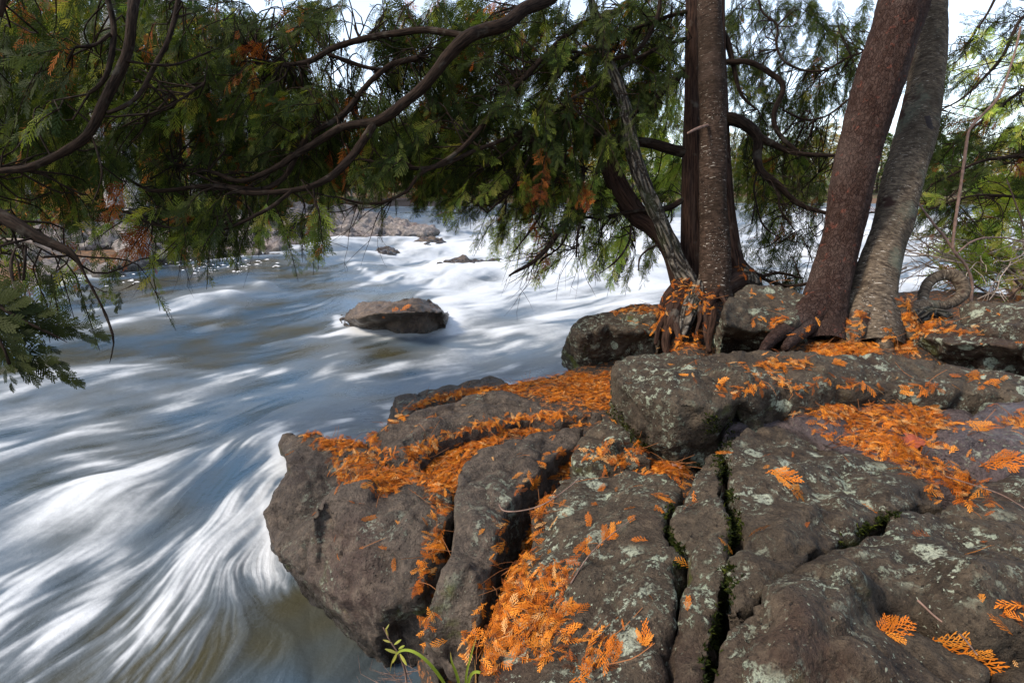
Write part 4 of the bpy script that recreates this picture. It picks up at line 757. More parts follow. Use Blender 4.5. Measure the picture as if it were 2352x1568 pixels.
# ------------------------------------------------------------------ cedar sprays
def frond(pairs, subs, seed, w=.030, asp=.42, droop=.10):
    """flat branching spray, stem along +Y from 0 to 1"""
    r = np.random.RandomState(seed); V = []; F = []
    def lobe(a, b, w0, w1):
        a = np.array(a); b = np.array(b); d = b - a; n = np.array([-d[1], d[0], 0]); n = n / (np.linalg.norm(n) + 1e-9); k = len(V)
        m = (a + b) / 2 + np.array([0, 0, .004])
        V.extend([a + n * w0, a - n * w0, m - n * w0 * 1.15, m + n * w0 * 1.15, b - n * w1, b + n * w1]); F.append([k, k + 1, k + 2, k + 3]); F.append([k + 3, k + 2, k + 4, k + 5])
    def zz(x, y): return -droop * (y * y + 1.5 * x * x) + .015 * math.sin(7 * y + seed)
    def curve(t): return .06 * math.sin(2.2 * t + seed)
    st = [(curve(t), t) for t in np.linspace(0, 1, 6)]
    for i in range(5): lobe((*st[i], zz(*st[i])), (*st[i + 1], zz(*st[i + 1])), w * .55 * (1 - i * .12), w * .5 * (1 - i * .14))
    for i in range(pairs):
        for sgn in (-1, 1):
            t = (i + .6 + .25 * sgn) / (pairs + .6); x0 = curve(t); L = asp * (1.15 - t) ** .6 * min(1, .35 + 2.6 * t) * r.uniform(.75, 1.15)
            ang = math.radians(r.uniform(38, 52) - 10 * t) * sgn; dx, dy = math.sin(ang), math.cos(ang)
            n = 3 if subs else 1; px, py = x0, t; q = [(px, py)]
            for s in range(n):
                a2 = ang * (1 - .16 * s); px += math.sin(a2) * L / n; py += math.cos(a2) * L / n; q.append((px, py))
            for s in range(n): lobe((*q[s], zz(*q[s])), (*q[s + 1], zz(*q[s + 1])), w * .62, w * (.5 if s < n - 1 else .28))
            for s in range(subs):
                f = (s + .7) / (subs + .5); k = min(int(f * n), n - 1); g = f * n - k; bx = q[k][0] * (1 - g) + q[k + 1][0] * g; by = q[k][1] * (1 - g) + q[k + 1][1] * g
                for s2 in (-1, 1):
                    if s2 == sgn and s == subs - 1: continue
                    a3 = ang + s2 * math.radians(r.uniform(34, 48)); l3 = L * r.uniform(.26, .36) * (1.1 - f * .6)
                    e = (bx + math.sin(a3) * l3, by + math.cos(a3) * l3); lobe((bx, by, zz(bx, by)), (*e, zz(*e)), w * .5, w * .22)
    return np.array(V), np.array(F)
FR_HI = [frond(8, 2, 30 + s, .017, .45) for s in range(4)]
FR_NEAR = [frond(8, 2, 30 + s, .034, .45) for s in range(4)]
FR_MID = [frond(5, 1, 10 + s, .030, [.34, .42, .5, .58, .46][s]) for s in range(5)]
FR_LO = [frond(6, 0, 20 + s, .045) for s in range(4)]
def place(templ, pos, ydir, nrm_, scale, colr, rs, bend=None, cvar=.25):
    """many sprays into one mesh: arrays pos (n,3), ydir, nrm_, scale (n), colr (n,3)"""
    pos = np.asarray(pos, float); n = len(pos); y = ydir / (np.linalg.norm(ydir, axis=1)[:, None] + 1e-9)
    x = np.cross(y, nrm_); x /= np.linalg.norm(x, axis=1)[:, None] + 1e-9; z = np.cross(x, y)
    R = np.stack([x, y, z], 2); t = rs.randint(0, len(templ), n); Vs = []; Fs = []; Cs = []; off = 0
    for k, (tv, tf) in enumerate(templ):
        m = np.where(t == k)[0]
        if not len(m): continue
        v = np.einsum('nij,vj->nvi', R[m], tv) * scale[m][:, None, None] + pos[m][:, None]
        f = tf[None] + (np.arange(len(m)) * len(tv))[:, None, None] + off
        c = np.ones((len(m), len(tv), 4)); tip = np.clip(tv[:, 1], 0, 1)
        c[..., :3] = colr[m][:, None] * (.85 + .35 * tip[None, :, None]) * rs.uniform(1 - cvar, 1 + cvar, (len(m), 1, 1))
        Vs.append(v.reshape(-1, 3)); Fs.append(f.reshape(-1, 4)); Cs.append(c.reshape(-1, 4)); off += len(m) * len(tv)
    return np.vstack(Vs), np.vstack(Fs), np.clip(np.vstack(Cs), 0, 1)
def inpoly(poly, n, rs):
    p = np.array(poly, float); out = np.zeros((0, 2))
    while len(out) < n:
        c = rs.uniform(p.min(0), p.max(0), (n * 2, 2)); out = np.vstack([out, c[sdf(c[:, 0], c[:, 1], p) < 0]])
    return out[:n]
FR_LIT = [frond(5, 1, 50 + s, .026, [.3, .38, .45, .52, .4, .34][s], .1 + .12 * (s % 3)) for s in range(6)]
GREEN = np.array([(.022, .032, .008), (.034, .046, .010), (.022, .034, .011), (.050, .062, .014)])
LIT = np.array([(.11, .14, .022), (.16, .19, .03), (.08, .12, .022), (.20, .19, .04)])  # sprays in sun: sunlight painted into the leaf colour
DEAD = np.array([(.20, .055, .014), (.28, .09, .02), (.13, .035, .012)])
def canopy(key, parent, regs, seed, templ, name='foliage', nf=18, size=(.07, .13), twigs=True, windv=(-.35, -.1, -1.0)):
    """regs: (poly, n clusters, dmin, dmax, p_lit, p_dead)"""
    rs = np.random.RandomState(seed); PP = []; YY = []; NN = []; SS = []; CC = []; tw = []
    L = np.vstack(LIMBS[key]) if key in LIMBS else None
    for poly, n, d0, d1, pl, pd in regs:
        uv = inpoly(poly, n, rs); dd = rs.uniform(d0, d1, n); c = D(uv[:, 0], uv[:, 1], dd)
        for p in c:
            if key == 'cedar':
                pu, pv = proj(p)
                if pv > 120 and abs(pu - np.interp(pv, [80, 160, 300, 441, 525, 620], [1378, 1403, 1445, 1487, 1525, 1562])) < 42 and p[1] < 3.55: continue
            ax = np.array(windv) + rs.normal(0, .38, 3); ax /= np.linalg.norm(ax)
            if L is not None:
                q = L[np.argmin(((L[:, :3] - p) ** 2).sum(1)), :3]; dq = np.linalg.norm(p - q)
                start = q if dq < .55 else p + np.array([.35, .1, .35])
                ax = ax * .8 + (p - start) / (np.linalg.norm(p - start) + 1e-6) * .55; ax /= np.linalg.norm(ax)
                mid = (start + p) / 2 + np.array([0, 0, .04 * np.linalg.norm(p - start)]) + rs.normal(0, .05, 3)
            else: start = p - ax * .2; mid = p - ax * .1
            Ln = rs.uniform(.16, .34); end = p + ax * Ln + np.array([0, 0, -.05])
            if twigs and L is not None and dq < .30 + .25 * rs.rand(): tw.append(catmull(np.array([[*start, .0042], [*mid, .0034], [*p, .0026], [*(p + ax * Ln * .5), .0022], [*end, .0012]]), 4))
            k = rs.randint(int(nf * .7), int(nf * 1.3) + 1); side = np.cross(ax, rs.normal(0, 1, 3)); side /= np.linalg.norm(side) + 1e-9
            pn = np.cross(ax, side)
            dead = rs.rand() < pd * .6; lit = rs.rand() < pl; base = rs.rand()
            for j in range(k):
                f = (j + rs.rand()) / k; o = p + ax * Ln * f * .95; sg = 1 if j % 2 else -1
                d = ax * rs.uniform(.5, 1.0) + side * sg * rs.uniform(.35, 1.0) + pn * rs.normal(0, .3) + np.array([0, 0, -.35])
                PP.append(o); YY.append(d); NN.append(pn + rs.normal(0, .45, 3)); SS.append(rs.uniform(*size) * (1.15 - .4 * f))
                pal = DEAD if (dead and rs.rand() < .8) or rs.rand() < .012 else (LIT if lit or rs.rand() < pl * .3 else GREEN); CC.append(pal[rs.randint(len(pal))] * (.75 + .5 * base) * (2.3 if pl > .6 and pal is LIT else 1))  # mostly sunlit regions get still brighter painted sunlight
    V, F, C = place(templ, np.array(PP), np.array(YY), np.array(NN), np.array(SS), np.array(CC), rs)
    child(name, V, F, M['leaf'], parent, {'Col': ('FLOAT_COLOR', C)}, smooth_=False)
    if twigs and 0 < len(tw) <= 100:
        for q in tw:
            v, f, b = tube(q, 4, .06, None, 0, 0, False); child('twig', v, f, M['limb'], parent, {'bark': ('FLOAT_VECTOR', b)})
    elif twigs:
        parts = []
        for q in tw:
            v, f, b = tube(q, 4, .06, None, 0, 0, False); parts.append((v, f, b))
        V, F, b = join(parts); child('twigs', V, F, M['limb'], parent, {'bark': ('FLOAT_VECTOR', b)})
    return len(PP)
nfr = 0
nfr += canopy('left', Tn, [([(-80, -30), (420, -30), (430, 120), (380, 250), (300, 330), (-80, 380)], 270, 2.4, 3.2, .10, .09), ([(-80, -30), (130, -30), (200, 150), (160, 300), (-80, 380)], 34, 2.1, 2.5, .06, .05), ([(-80, 330), (280, 320), (330, 420), (200, 470), (-80, 520)], 70, 2.4, 3.1, .12, .10)], 1, FR_MID, size=(.055, .095))
nfr += canopy('low', Tm, [([(-80, 500), (140, 560), (170, 620), (60, 700), (-80, 720)], 20, 1.7, 2.2, .12, .05), ([(170, 560), (300, 540), (390, 590), (340, 620), (220, 620)], 8, 2.2, 2.6, .2, .1)], 2, FR_MID, size=(.05, .09), nf=10)
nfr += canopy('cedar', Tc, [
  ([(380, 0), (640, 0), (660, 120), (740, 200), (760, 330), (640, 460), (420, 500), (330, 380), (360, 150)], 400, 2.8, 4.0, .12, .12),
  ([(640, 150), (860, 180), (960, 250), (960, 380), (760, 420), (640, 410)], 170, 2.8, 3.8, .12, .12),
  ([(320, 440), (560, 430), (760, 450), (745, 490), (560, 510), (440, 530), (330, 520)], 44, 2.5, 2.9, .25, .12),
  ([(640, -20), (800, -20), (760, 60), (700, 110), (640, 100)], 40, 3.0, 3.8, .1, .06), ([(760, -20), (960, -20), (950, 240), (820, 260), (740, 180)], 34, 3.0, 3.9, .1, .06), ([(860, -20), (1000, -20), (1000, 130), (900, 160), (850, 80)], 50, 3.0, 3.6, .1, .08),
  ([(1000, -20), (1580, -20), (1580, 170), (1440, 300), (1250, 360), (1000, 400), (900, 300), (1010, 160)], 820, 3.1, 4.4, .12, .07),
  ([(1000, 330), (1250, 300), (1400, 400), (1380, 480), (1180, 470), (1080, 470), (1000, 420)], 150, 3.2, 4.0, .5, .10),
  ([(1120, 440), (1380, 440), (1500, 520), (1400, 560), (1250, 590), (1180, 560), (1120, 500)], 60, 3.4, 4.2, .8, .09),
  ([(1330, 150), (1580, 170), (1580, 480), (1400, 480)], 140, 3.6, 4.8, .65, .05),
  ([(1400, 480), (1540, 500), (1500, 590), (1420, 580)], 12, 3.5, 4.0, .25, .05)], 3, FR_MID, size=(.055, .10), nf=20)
nfr += canopy('dark', Td, [
  ([(1670, -20), (2000, -20), (1960, 200), (1880, 360), (1700, 330), (1670, 150)], 310, 3.7, 4.8, .04, .02),
  ([(1680, 300), (1900, 340), (1900, 480), (1700, 480)], 110, 3.6, 4.8, .4, .03),
  ([(1700, 470), (1900, 470), (1880, 640), (1800, 650), (1700, 600)], 46, 3.6, 4.4, .06, .03)], 4, FR_MID, size=(.05, .085), windv=(.25, 0, -.8))
# the nearest sprays, low at the left edge
def near_sprays():
    rs = np.random.RandomState(8); PP = []; YY = []; NN = []; SS = []; CC = []
    def line(a, b, n, s0, s1, dep, spread=1.0):
        A, B = D(*a, dep), D(*b, dep)
        ax = B - A; Lx = np.linalg.norm(ax); ax /= Lx
        for j in range(n):
            f = j / max(1, n - 1); sg = 1 if j % 2 else -1; side = np.cross(ax, np.array([0, 1., .1])); side /= np.linalg.norm(side)
            PP.append(A + ax * Lx * f + rs.normal(0, .002, 3)); YY.append(ax * 1.0 + side * sg * .85 * spread * (1 - .6 * f)); NN.append(np.array([.1, -1, .3]) + rs.normal(0, .15, 3)); SS.append(s0 * (1 - f) + s1 * f); CC.append(GREEN[rs.randint(4)] * .55)
        PP.append(B); YY.append(ax); NN.append(np.array([0, -1, .3])); SS.append(s1 * 1.1); CC.append(GREEN[1] * .55)
    line((-40, 700), (215, 765), 17, .085, .035, 1.3); line((-40, 735), (160, 868), 16, .095, .035, 1.28); line((-40, 720), (60, 850), 12, .08, .04, 1.26); line((-40, 690), (120, 745), 12, .08, .05, 1.32)
    line((0, 820), (22, 880), 5, .04, .02, 1.25); line((100, 780), (140, 850), 5, .035, .03, 1.3); line((-40, 660), (60, 700), 8, .06, .04, 1.35)
    line((183, 650), (192, 700), 7, .022, .025, 1.8, .7); line((205, 655), (212, 715), 7, .022, .022, 1.8, .7); line((276, 672), (270, 700), 5, .026, .026, 1.8, .8)
    line((20, 640), (40, 690), 6, .05, .03, 1.5); line((90, 600), (110, 640), 5, .05, .04, 1.7)
    V, F, C = place(FR_NEAR, PP, np.array(YY), np.array(NN), np.array(SS), np.array(CC), rs, cvar=.15)
    child('near_spray', V, F, M['leaf'], Tm, {'Col': ('FLOAT_COLOR', C)}, smooth_=False)
near_sprays()

# dead twig fans on the lower cedar limbs and thin stems
def twigfan(parent, name, starts, mat, rs, n=6, L=(.15, .45), r=.003, down=.5, left=-.6):
    parts = []
    for (u, v, t) in starts:
        p = D(u, v, t)
        for k in range(n):
            d = np.array([left, 0, -down]) + rs.normal(0, .45, 3); d /= np.linalg.norm(d); l = rs.uniform(*L); q = [np.array([*p, r])]; c = p.copy()
            for s in range(5):
                c = c + d * l / 5; d = d + rs.normal(0, .22, 3) + np.array([0, 0, .05]); d /= np.linalg.norm(d); q.append(np.array([*c, r * (1 - (s + 1) / 5.6)]))
                if s in (1, 2, 3) and rs.rand() < .7:
                    e = d + rs.normal(0, .6, 3); e /= np.linalg.norm(e); b0 = c + e * l * .25; b1 = b0 + e * l * .2 + rs.normal(0, .01, 3)
                    parts.append(tube(np.array([[*c, r * .5], [*b0, r * .35], [*b1, r * .15]]), 3, .05, None, 0, 0, False))
            parts.append(tube(catmull(np.array(q), 3), 4, .03, None, 0, 0, False))
    V, F, b = join([(a, f, c) for a, f, c in parts]); return child(name, V, F, mat, parent, {'bark': ('FLOAT_VECTOR', b)})
rs = np.random.RandomState(3)
twigfan(Tc, 'twigs', [(1300, 505, 3.4), (1270, 550, 3.3), (1240, 585, 3.3), (1330, 470, 3.45), (1345, 520, 3.45), (1260, 470, 3.4), (1330, 560, 3.4), (1225, 600, 3.25), (1290, 420, 3.4), (1180, 440, 3.3), (1380, 500, 3.5), (1430, 490, 3.5), (1200, 380, 3.3)], M['limb'], rs, 7)
twigfan(Td, 'twigs', [(1745, 395, 3.5), (1760, 410, 3.5), (1720, 300, 3.5), (1795, 470, 3.5), (1823, 458, 3.5), (1800, 340, 3.5), (1740, 630, 3.5), (1869, 479, 3.5)], M['limb'], rs, 6, left=.3)
twigfan(Tc, 'twigs', [(700, 350, 2.85), (620, 400, 2.8), (560, 440, 2.7), (480, 430, 2.75), (820, 470, 2.9), (900, 460, 2.95), (430, 520, 2.55), (350, 510, 2.6), (950, 110, 2.9), (640, 150, 3.0)], M['limb'], rs, 5)
# ------------------------------------------------------------------ fallen sprays: lie on whatever is under them
bv = []; bf = []; off = 0
vv = [gV]; ff = [np.vstack([gF[:, [0, 1, 2]], gF[:, [0, 2, 3]]])]; off = len(gV)
for o, co in ROCKS:
    o.data.calc_loop_triangles(); n = len(o.data.loop_triangles); a = np.zeros(n * 3, np.int32); o.data.loop_triangles.foreach_get('vertices', a)
    vv.append(co); ff.append(a.reshape(-1, 3) + off); off += len(co)
for o in list(Rc.children) + [c for c in list(Tp.children) + list(Tw.children) if c.name.startswith('root')]:
    me = o.data; n = len(me.vertices); a = np.zeros(n * 3, np.float32); me.vertices.foreach_get('co', a); a = a.reshape(-1, 3) + np.array(o.parent.location)
    me.calc_loop_triangles(); t = np.zeros(len(me.loop_triangles) * 3, np.int32); me.loop_triangles.foreach_get('vertices', t); vv.append(a); ff.append(t.reshape(-1, 3) + off); off += n
BV = np.vstack(vv); BF = np.vstack(ff)
lim = (np.abs(BV[BF[:, 0], 0]) < 6) & (BV[BF[:, 0], 1] < 9) & (BV[BF[:, 0], 1] > -2); BF = BF[lim]
bvh = BVHTree.FromPolygons(BV.tolist(), BF.tolist())
def look(u, v):
    h = bvh.ray_cast(Vector((0, 0, HC)), Vector(ray(u, v))); return h[0], h[1]
def down(x, y):
    h = bvh.ray_cast(Vector((x, y, 1.35)), Vector((0, 0, -1))); return h[0], h[1]
OR = np.array([(.46, .135, .014), (.58, .21, .028), (.30, .075, .010), (.54, .29, .11), (.38, .105, .012), (.11, .035, .012)])
MATS = [  # outline in the picture, sprays per m2, layers
 ([(705, 995), (760, 985), (850, 960), (905, 955), (925, 965), (860, 1010), (900, 1058), (960, 1075), (945, 1110), (880, 1135), (850, 1120), (790, 1100), (760, 1070), (775, 1040), (710, 1025)], 2600),
 ([(840, 990), (915, 962), (965, 925), (1060, 892), (1170, 884), (1260, 852), (1350, 828), (1400, 845), (1400, 925), (1330, 938), (1210, 912), (1100, 908), (1000, 930), (920, 965), (850, 1000)], 2600),
 ([(930, 1030), (1010, 1005), (1080, 980), (1200, 955), (1300, 950), (1370, 955), (1290, 975), (1180, 1000), (1090, 1040), (1050, 1090), (1042, 1150), (1000, 1140), (960, 1090)], 3000),
 ([(995, 1140), (1045, 1140), (1038, 1230), (1020, 1290), (985, 1390), (975, 1470), (1040, 1568), (870, 1568), (880, 1490), (920, 1440), (950, 1370), (980, 1280), (1000, 1220)], 4200),
 ([(1250, 1075), (1300, 1052), (1345, 1040), (1420, 1050), (1500, 1052), (1590, 1085), (1562, 1112), (1500, 1088), (1400, 1082), (1285, 1102), (1245, 1180), (1215, 1290), (1165, 1420), (1130, 1568), (1070, 1568), (1130, 1420), (1175, 1290), (1205, 1180)], 4200),
 ([(1160, 1405), (1205, 1355), (1262, 1290), (1312, 1300), (1292, 1360), (1300, 1440), (1322, 1480), (1290, 1535), (1250, 1500), (1180, 1485), (1140, 1462)], 2600),
 ([(1330, 1480), (1400, 1455), (1395, 1500), (1370, 1568), (1320, 1568)], 1700),
 ([(1640, 905), (1700, 925), (1770, 905), (1800, 870), (1850, 910), (1930, 880), (2000, 912), (2110, 892), (2220, 905), (2170, 935), (2210, 985), (2150, 1005), (2120, 1025), (2180, 1060), (2240, 1090), (2235, 1125), (2150, 1140), (2080, 1080), (2000, 1034), (1930, 1020), (1880, 1000), (1800, 962), (1720, 975), (1662, 1000), (1690, 955)], 2300),
 ([(2060, 1080), (2240, 1100), (2280, 1160), (2200, 1165), (2120, 1130)], 700),
 ([(1540, 790), (1600, 755), (1630, 785), (1632, 812), (1540, 808)], 2600),
 ([(1548, 668), (1600, 640), (1690, 622), (1712, 650), (1660, 700), (1620, 760), (1590, 730), (1560, 700)], 620), ([(660, 1010), (1200, 870), (1400, 850), (2352, 860), (2352, 1500), (1700, 1560), (1150, 1560), (900, 1400), (650, 1150)], 12), ([(1420, 700), (2200, 680), (2300, 800), (1500, 800)], 30),
 ([(1810, 800), (1850, 762), (1930, 752), (2010, 790), (2010, 812), (1850, 808)], 2800),
 ([(2050, 745), (2130, 728), (2165, 740), (2120, 780), (2160, 832), (2070, 812), (2030, 775)], 2600),
 ([(1412, 715), (1470, 700), (1530, 697), (1530, 722), (1440, 724)], 1500), ([(1450, 752), (1515, 738), (1525, 775), (1475, 762)], 2000),
 ([(1690, 838), (1760, 826), (1862, 834), (1866, 846), (1760, 852), (1700, 850)], 1800), ([(1745, 738), (1800, 728), (1805, 742), (1752, 756)], 1800),
 ([(2150, 760), (2250, 762), (2255, 772), (2170, 772)], 900), ([(2290, 970), (2352, 950), (2400, 960), (2400, 1040), (2352, 1040), (2330, 1010)], 1300), ([(2200, 862), (2300, 870), (2310, 884), (2230, 880)], 700),
 ([(2320, 1400), (2370, 1420), (2380, 1460), (2300, 1440)], 1200)]
rs = np.random.RandomState(21); PP = []; YY = []; NN = []; SS = []; CC = []
stems = []
for poly, dens_ in MATS:
    hs = [look(u, v)[0] for u, v in poly]; zs = [h.z for h in hs if h is not None and h.z > .1 and h.y < 4.5]; mz = float(np.median(zs))
    vz = np.array([h.z if h is not None and abs(h.z - mz) < .22 and h.y < 4.5 else mz for h in hs]); W3 = np.array([(h.x, h.y) if h is not None and abs(h.z - mz) < .22 and h.y < 4.5 else tuple(P(u, v, mz)[:2]) for h, (u, v) in zip(hs, poly)]); area = abs((W3[:, 0] * np.roll(W3[:, 1], -1) - W3[:, 1] * np.roll(W3[:, 0], -1)).sum()) / 2; n = int(area * dens_ * 5.2) + 8
    c = inpoly(W3, n, rs)
    c = c + rs.normal(0, .014, c.shape)
    for x, y in c:
        e = vn(np.array([x * 9, y * 9, 3.])) 
        if e < .28 and rs.rand() < .75: continue
        h, nn = down(x, y)
        if h is None or h.z < .02: continue
        wk = 1 / (((W3 - [x, y]) ** 2).sum(1) + 1e-4)
        if dens_ > 100 and h.z > (wk * vz).sum() / wk.sum() + .12: continue
        nn = np.array(nn); 
        if nn[2] < .42: continue
        a = rs.uniform(0, 2 * math.pi); d = np.array([math.cos(a), math.sin(a), 0]); d = d - nn * d.dot(nn) + nn * rs.normal(.06, .12)
        s = rs.uniform(.022, .050); PP.append(np.array(h) + nn * (.003 + .016 * rs.rand() ** 2) - d * s * .4); YY.append(d); NN.append(nn + rs.normal(0, .38, 3)); SS.append(s); CC.append(OR[rs.choice(6, p=[.26, .20, .18, .09, .15, .12])])
        if rs.rand() < .05:
            q0 = np.array(h) + nn * .012; stems.append(catmull(np.array([[*q0, .0011], [*(q0 + d * .04 + rs.normal(0, .006, 3)), .001], [*(q0 + d * .10 + rs.normal(0, .012, 3)), .0007]]), 3))
V, F, C = place(FR_LIT, PP, np.array(YY), np.array(NN), np.array(SS), np.array(CC), rs, cvar=.22)
parts = [tube(q, 3, .02, None, 0, 0, False) for q in stems]; V2, F2, b2 = join(parts)
C2 = np.tile((.24, .10, .04, 1.), (len(V2), 1))
litter = obj('fallen_leaves', mesh('fallen_leaves', np.vstack([V, V2]), [np.vstack([F, F2[0] + len(V)])], {'Col': ('FLOAT_COLOR', np.vstack([C, C2]))}, False), M['litter'],
   label='mats of fallen orange cedar sprays filling the hollows and cracks between the rocks', cat='leaf litter', kind='stuff')
print('litter sprays', len(PP), 'canopy sprays', nfr)
# single sprays lying apart
SINGLE = [(1228, 1108, 30, .085, 'orange cedar sprig on the finger rock, longer of the two left of the deep crack'), (1268, 1093, 80, .05, 'short orange sprig on the finger rock beside the edge of the deep crack'),
 (1520, 1144, 85, .075, 'orange cedar sprig near the top right corner of the central slab'), (1836, 1137, 95, .105, 'largest lone orange cedar sprig on the lichen-spotted broad slab'), (1800, 1095, 110, .085, 'orange cedar sprig on the broad slab, just above its largest lone sprig'),
 (1385, 1122, 200, .06, 'small curled orange sprig at the top of the central slab'), (1366, 1160, 20, .05, 'orange sprig at the top end of the chain running down the central slab'), (1352, 1200, 10, .06, 'orange sprig second from the top in the chain down the central slab'),
 (1405, 1228, 45, .095, 'fanned orange sprig branching right from the chain on the central slab'), (1345, 1262, 190, .08, 'orange sprig in the chain just above the patch on the central slab'), (1312, 1395, 45, .07, 'reddish orange sprig just right of the patch on the central slab'),
 (1480, 1474, 40, .07, 'orange sprig on the lower central slab near the mossy crack'), (1437, 1440, 60, .03, 'tiny orange sprig above the others low on the central slab'), (1418, 1500, 20, .05, 'thin orange sprig low on the central slab, right of the second patch'),
 (2242, 1270, 120, .06, 'lone orange sprig near the right edge of the largest slab'), (2048, 1448, 70, .075, 'orange sprig lying in the dark hollow of the largest slab'), (2040, 1422, 75, .05, 'smaller orange sprig at the top of the dark hollow of the largest slab'),
 (2215, 1500, 150, .11, 'branching orange sprig at the lower right, below the dark hollow'), (1580, 1388, 15, .035, 'tiny orange sprig upright on the narrow wedge rock'), (846, 1188, 65, .05, 'orange sprig on the upper face of the big grey block'),
 (880, 1255, 80, .03, 'tiny orange scrap at the middle of the big grey block face'), (906, 1296, 170, .04, 'orange sprig low on the right of the big grey block face'), (722, 1182, 30, .03, 'tiny orange scrap at the left of the big grey block'),
 (1925, 834, 75, .07, 'orange sprig lying on the back top of the flat block, below the birch roots'), (1770, 684, 110, .06, 'lone orange sprig on top of the rounded boulder by the roots'), (2245, 870, 105, .12, 'long thin orange spray on the flat block near the right edge'),
 (1415, 968, 140, .06, 'orange sprig hanging on the small mossy rock'), (2262, 985, 140, .10, 'orange spray on the rounded wet rock at the right edge'), (2310, 1060, 115, .12, 'long orange spray lying below the rounded wet rock at the right edge'), (1540, 838, 95, .03, 'tiny orange scrap on the left end of the flat block top'),
 (1570, 862, 120, .035, 'small orange scrap on the front lip of the flat block'), (1105, 1222, 20, .03, 'tiny orange scrap on the finger rock halfway down'), (1100, 1345, 85, .035, 'tiny orange sprig low on the finger rock'),
 (2255, 1375, 30, .025, 'tiny orange scrap on the largest slab, right of the hollow'), (2080, 900, 140, .05, 'orange sprig on the dark front of the flat block above the mat')]
for k, (u, v, ang, s, lab) in enumerate(SINGLE):
    h, n = look(u, v)
    if h is None: continue
    n = np.array(n); a = math.radians(90 - ang); d = np.array([math.cos(a), math.sin(a), 0]); d = d - n * d.dot(n); d /= np.linalg.norm(d); sd_ = np.cross(n, d)
    P0 = []; Y0 = []; S0 = []
    b = -d * s * .5 + n * .006
    for (f, sg, sc, aa) in [(0, 0, 1, 0)] + ([(.15, 1, .55, 35), (.3, -1, .5, 40), (.45, 1, .4, 30)] if s > .065 else []):
        q = math.radians(aa) * sg; P0.append(b + d * s * f + n * .002 * abs(sg)); Y0.append(d * math.cos(q) + sd_ * math.sin(q)); S0.append(s * sc)
    r2 = np.random.RandomState(100 + k); V, F, C = place(FR_HI, np.array(P0), np.array(Y0), np.tile(n, (len(P0), 1)) + r2.normal(0, .12, (len(P0), 3)), np.array(S0), OR[r2.choice([0, 1, 4], len(P0))], r2, cvar=.1)
    V[:, :] += n * .0
    o = obj('cedar_sprig', mesh('cedar_sprig', V, F, {'Col': ('FLOAT_COLOR', C)}, False), M['litter'], label=lab, cat='fallen sprig', group='single fallen orange cedar sprigs lying apart from the mats'); o.location = tuple(h)
for k, (u, v, ang, s) in enumerate([(930, 712, 60, .16), (905, 716, 80, .1), (882, 722, 100, .1)]):
    h, n = look(u, v); n = np.array(n); a = math.radians(ang); d = np.array([math.cos(a), math.sin(a), 0]); d -= n * d.dot(n); r2 = np.random.RandomState(k)
    V, F, C = place(FR_MID, np.array([-d * s * .5 + n * .03]), np.array([d]), np.array([n]), np.array([s]), OR[[0]], r2)
    o = obj('cedar_sprig', mesh('cedar_sprig', V, F, {'Col': ('FLOAT_COLOR', C)}, False), M['litter'], label=['largest of the three orange sprigs on the brown boulder in the rapids', 'middle one of the three orange sprigs on the brown boulder in the rapids', 'leftmost of the three orange sprigs on the brown boulder in the rapids'][k], cat='fallen sprig', group='three orange sprigs on the boulder in the rapids'); o.location = tuple(h)
def onrock(name, label, cat, uvs, r0, r1, mat, lift=.01, group=None):
    q = []
    for k, (u, v, l) in enumerate(uvs):
        h, n = look(u, v); t = k / (len(uvs) - 1); q.append([*(np.array(h) + np.array([0, 0, 1]) * (lift + l)), r0 * (1 - t) + r1 * t])
    V, F, b = tube(catmull(np.array(q), 8), 7, .01, None, .004, 1); o0 = V.mean(0)
    o = obj(name, mesh(name, V - o0, F, {'bark': ('FLOAT_VECTOR', b)}), mat, None, label, cat, group); o.location = tuple(o0)
def stick(name, label, pts, mat, parent=None, seed=0):
    V, F, b = tube(catmull(W(pts), 8), 6, .008, None, .004, seed); o0 = V.mean(0)
    o = obj(name, mesh(name, V - o0, F, {'bark': ('FLOAT_VECTOR', b)}), mat, None, label, 'twig'); o.location = tuple(o0)
onrock('twig', 'thin reddish twig curving up the central slab beside the orange patch', 'twig', [(1310, 1350, 0), (1352, 1290, .004), (1400, 1245, .004), (1460, 1195, 0)], .0018, .0008, M['twig'])
onrock('twig', 'long bare twig trailing off the right end of the big spray mat', 'twig', [(2170, 1105, .004), (2240, 1130, .006), (2300, 1150, .004), (2350, 1180, .004)], .002, .001, M['twig'])
onrock('twig', 'orange-brown twig slanting down into the dark hollow of the largest slab', 'twig', [(2105, 1395, .004), (2150, 1440, .006), (2200, 1480, .01), (2240, 1530, .01)], .002, .0012, M['twig'])
stick('twig', 'long pale arched twig bridging the deep black crack', [(1148, 1157, 1.60, 4), (1160, 1172, 1.585, 3.6), (1200, 1172, 1.57, 3.2), (1250, 1158, 1.565, 3), (1300, 1125, 1.60, 2.6), (1332, 1098, 1.64, 2.2)], M['twig'])
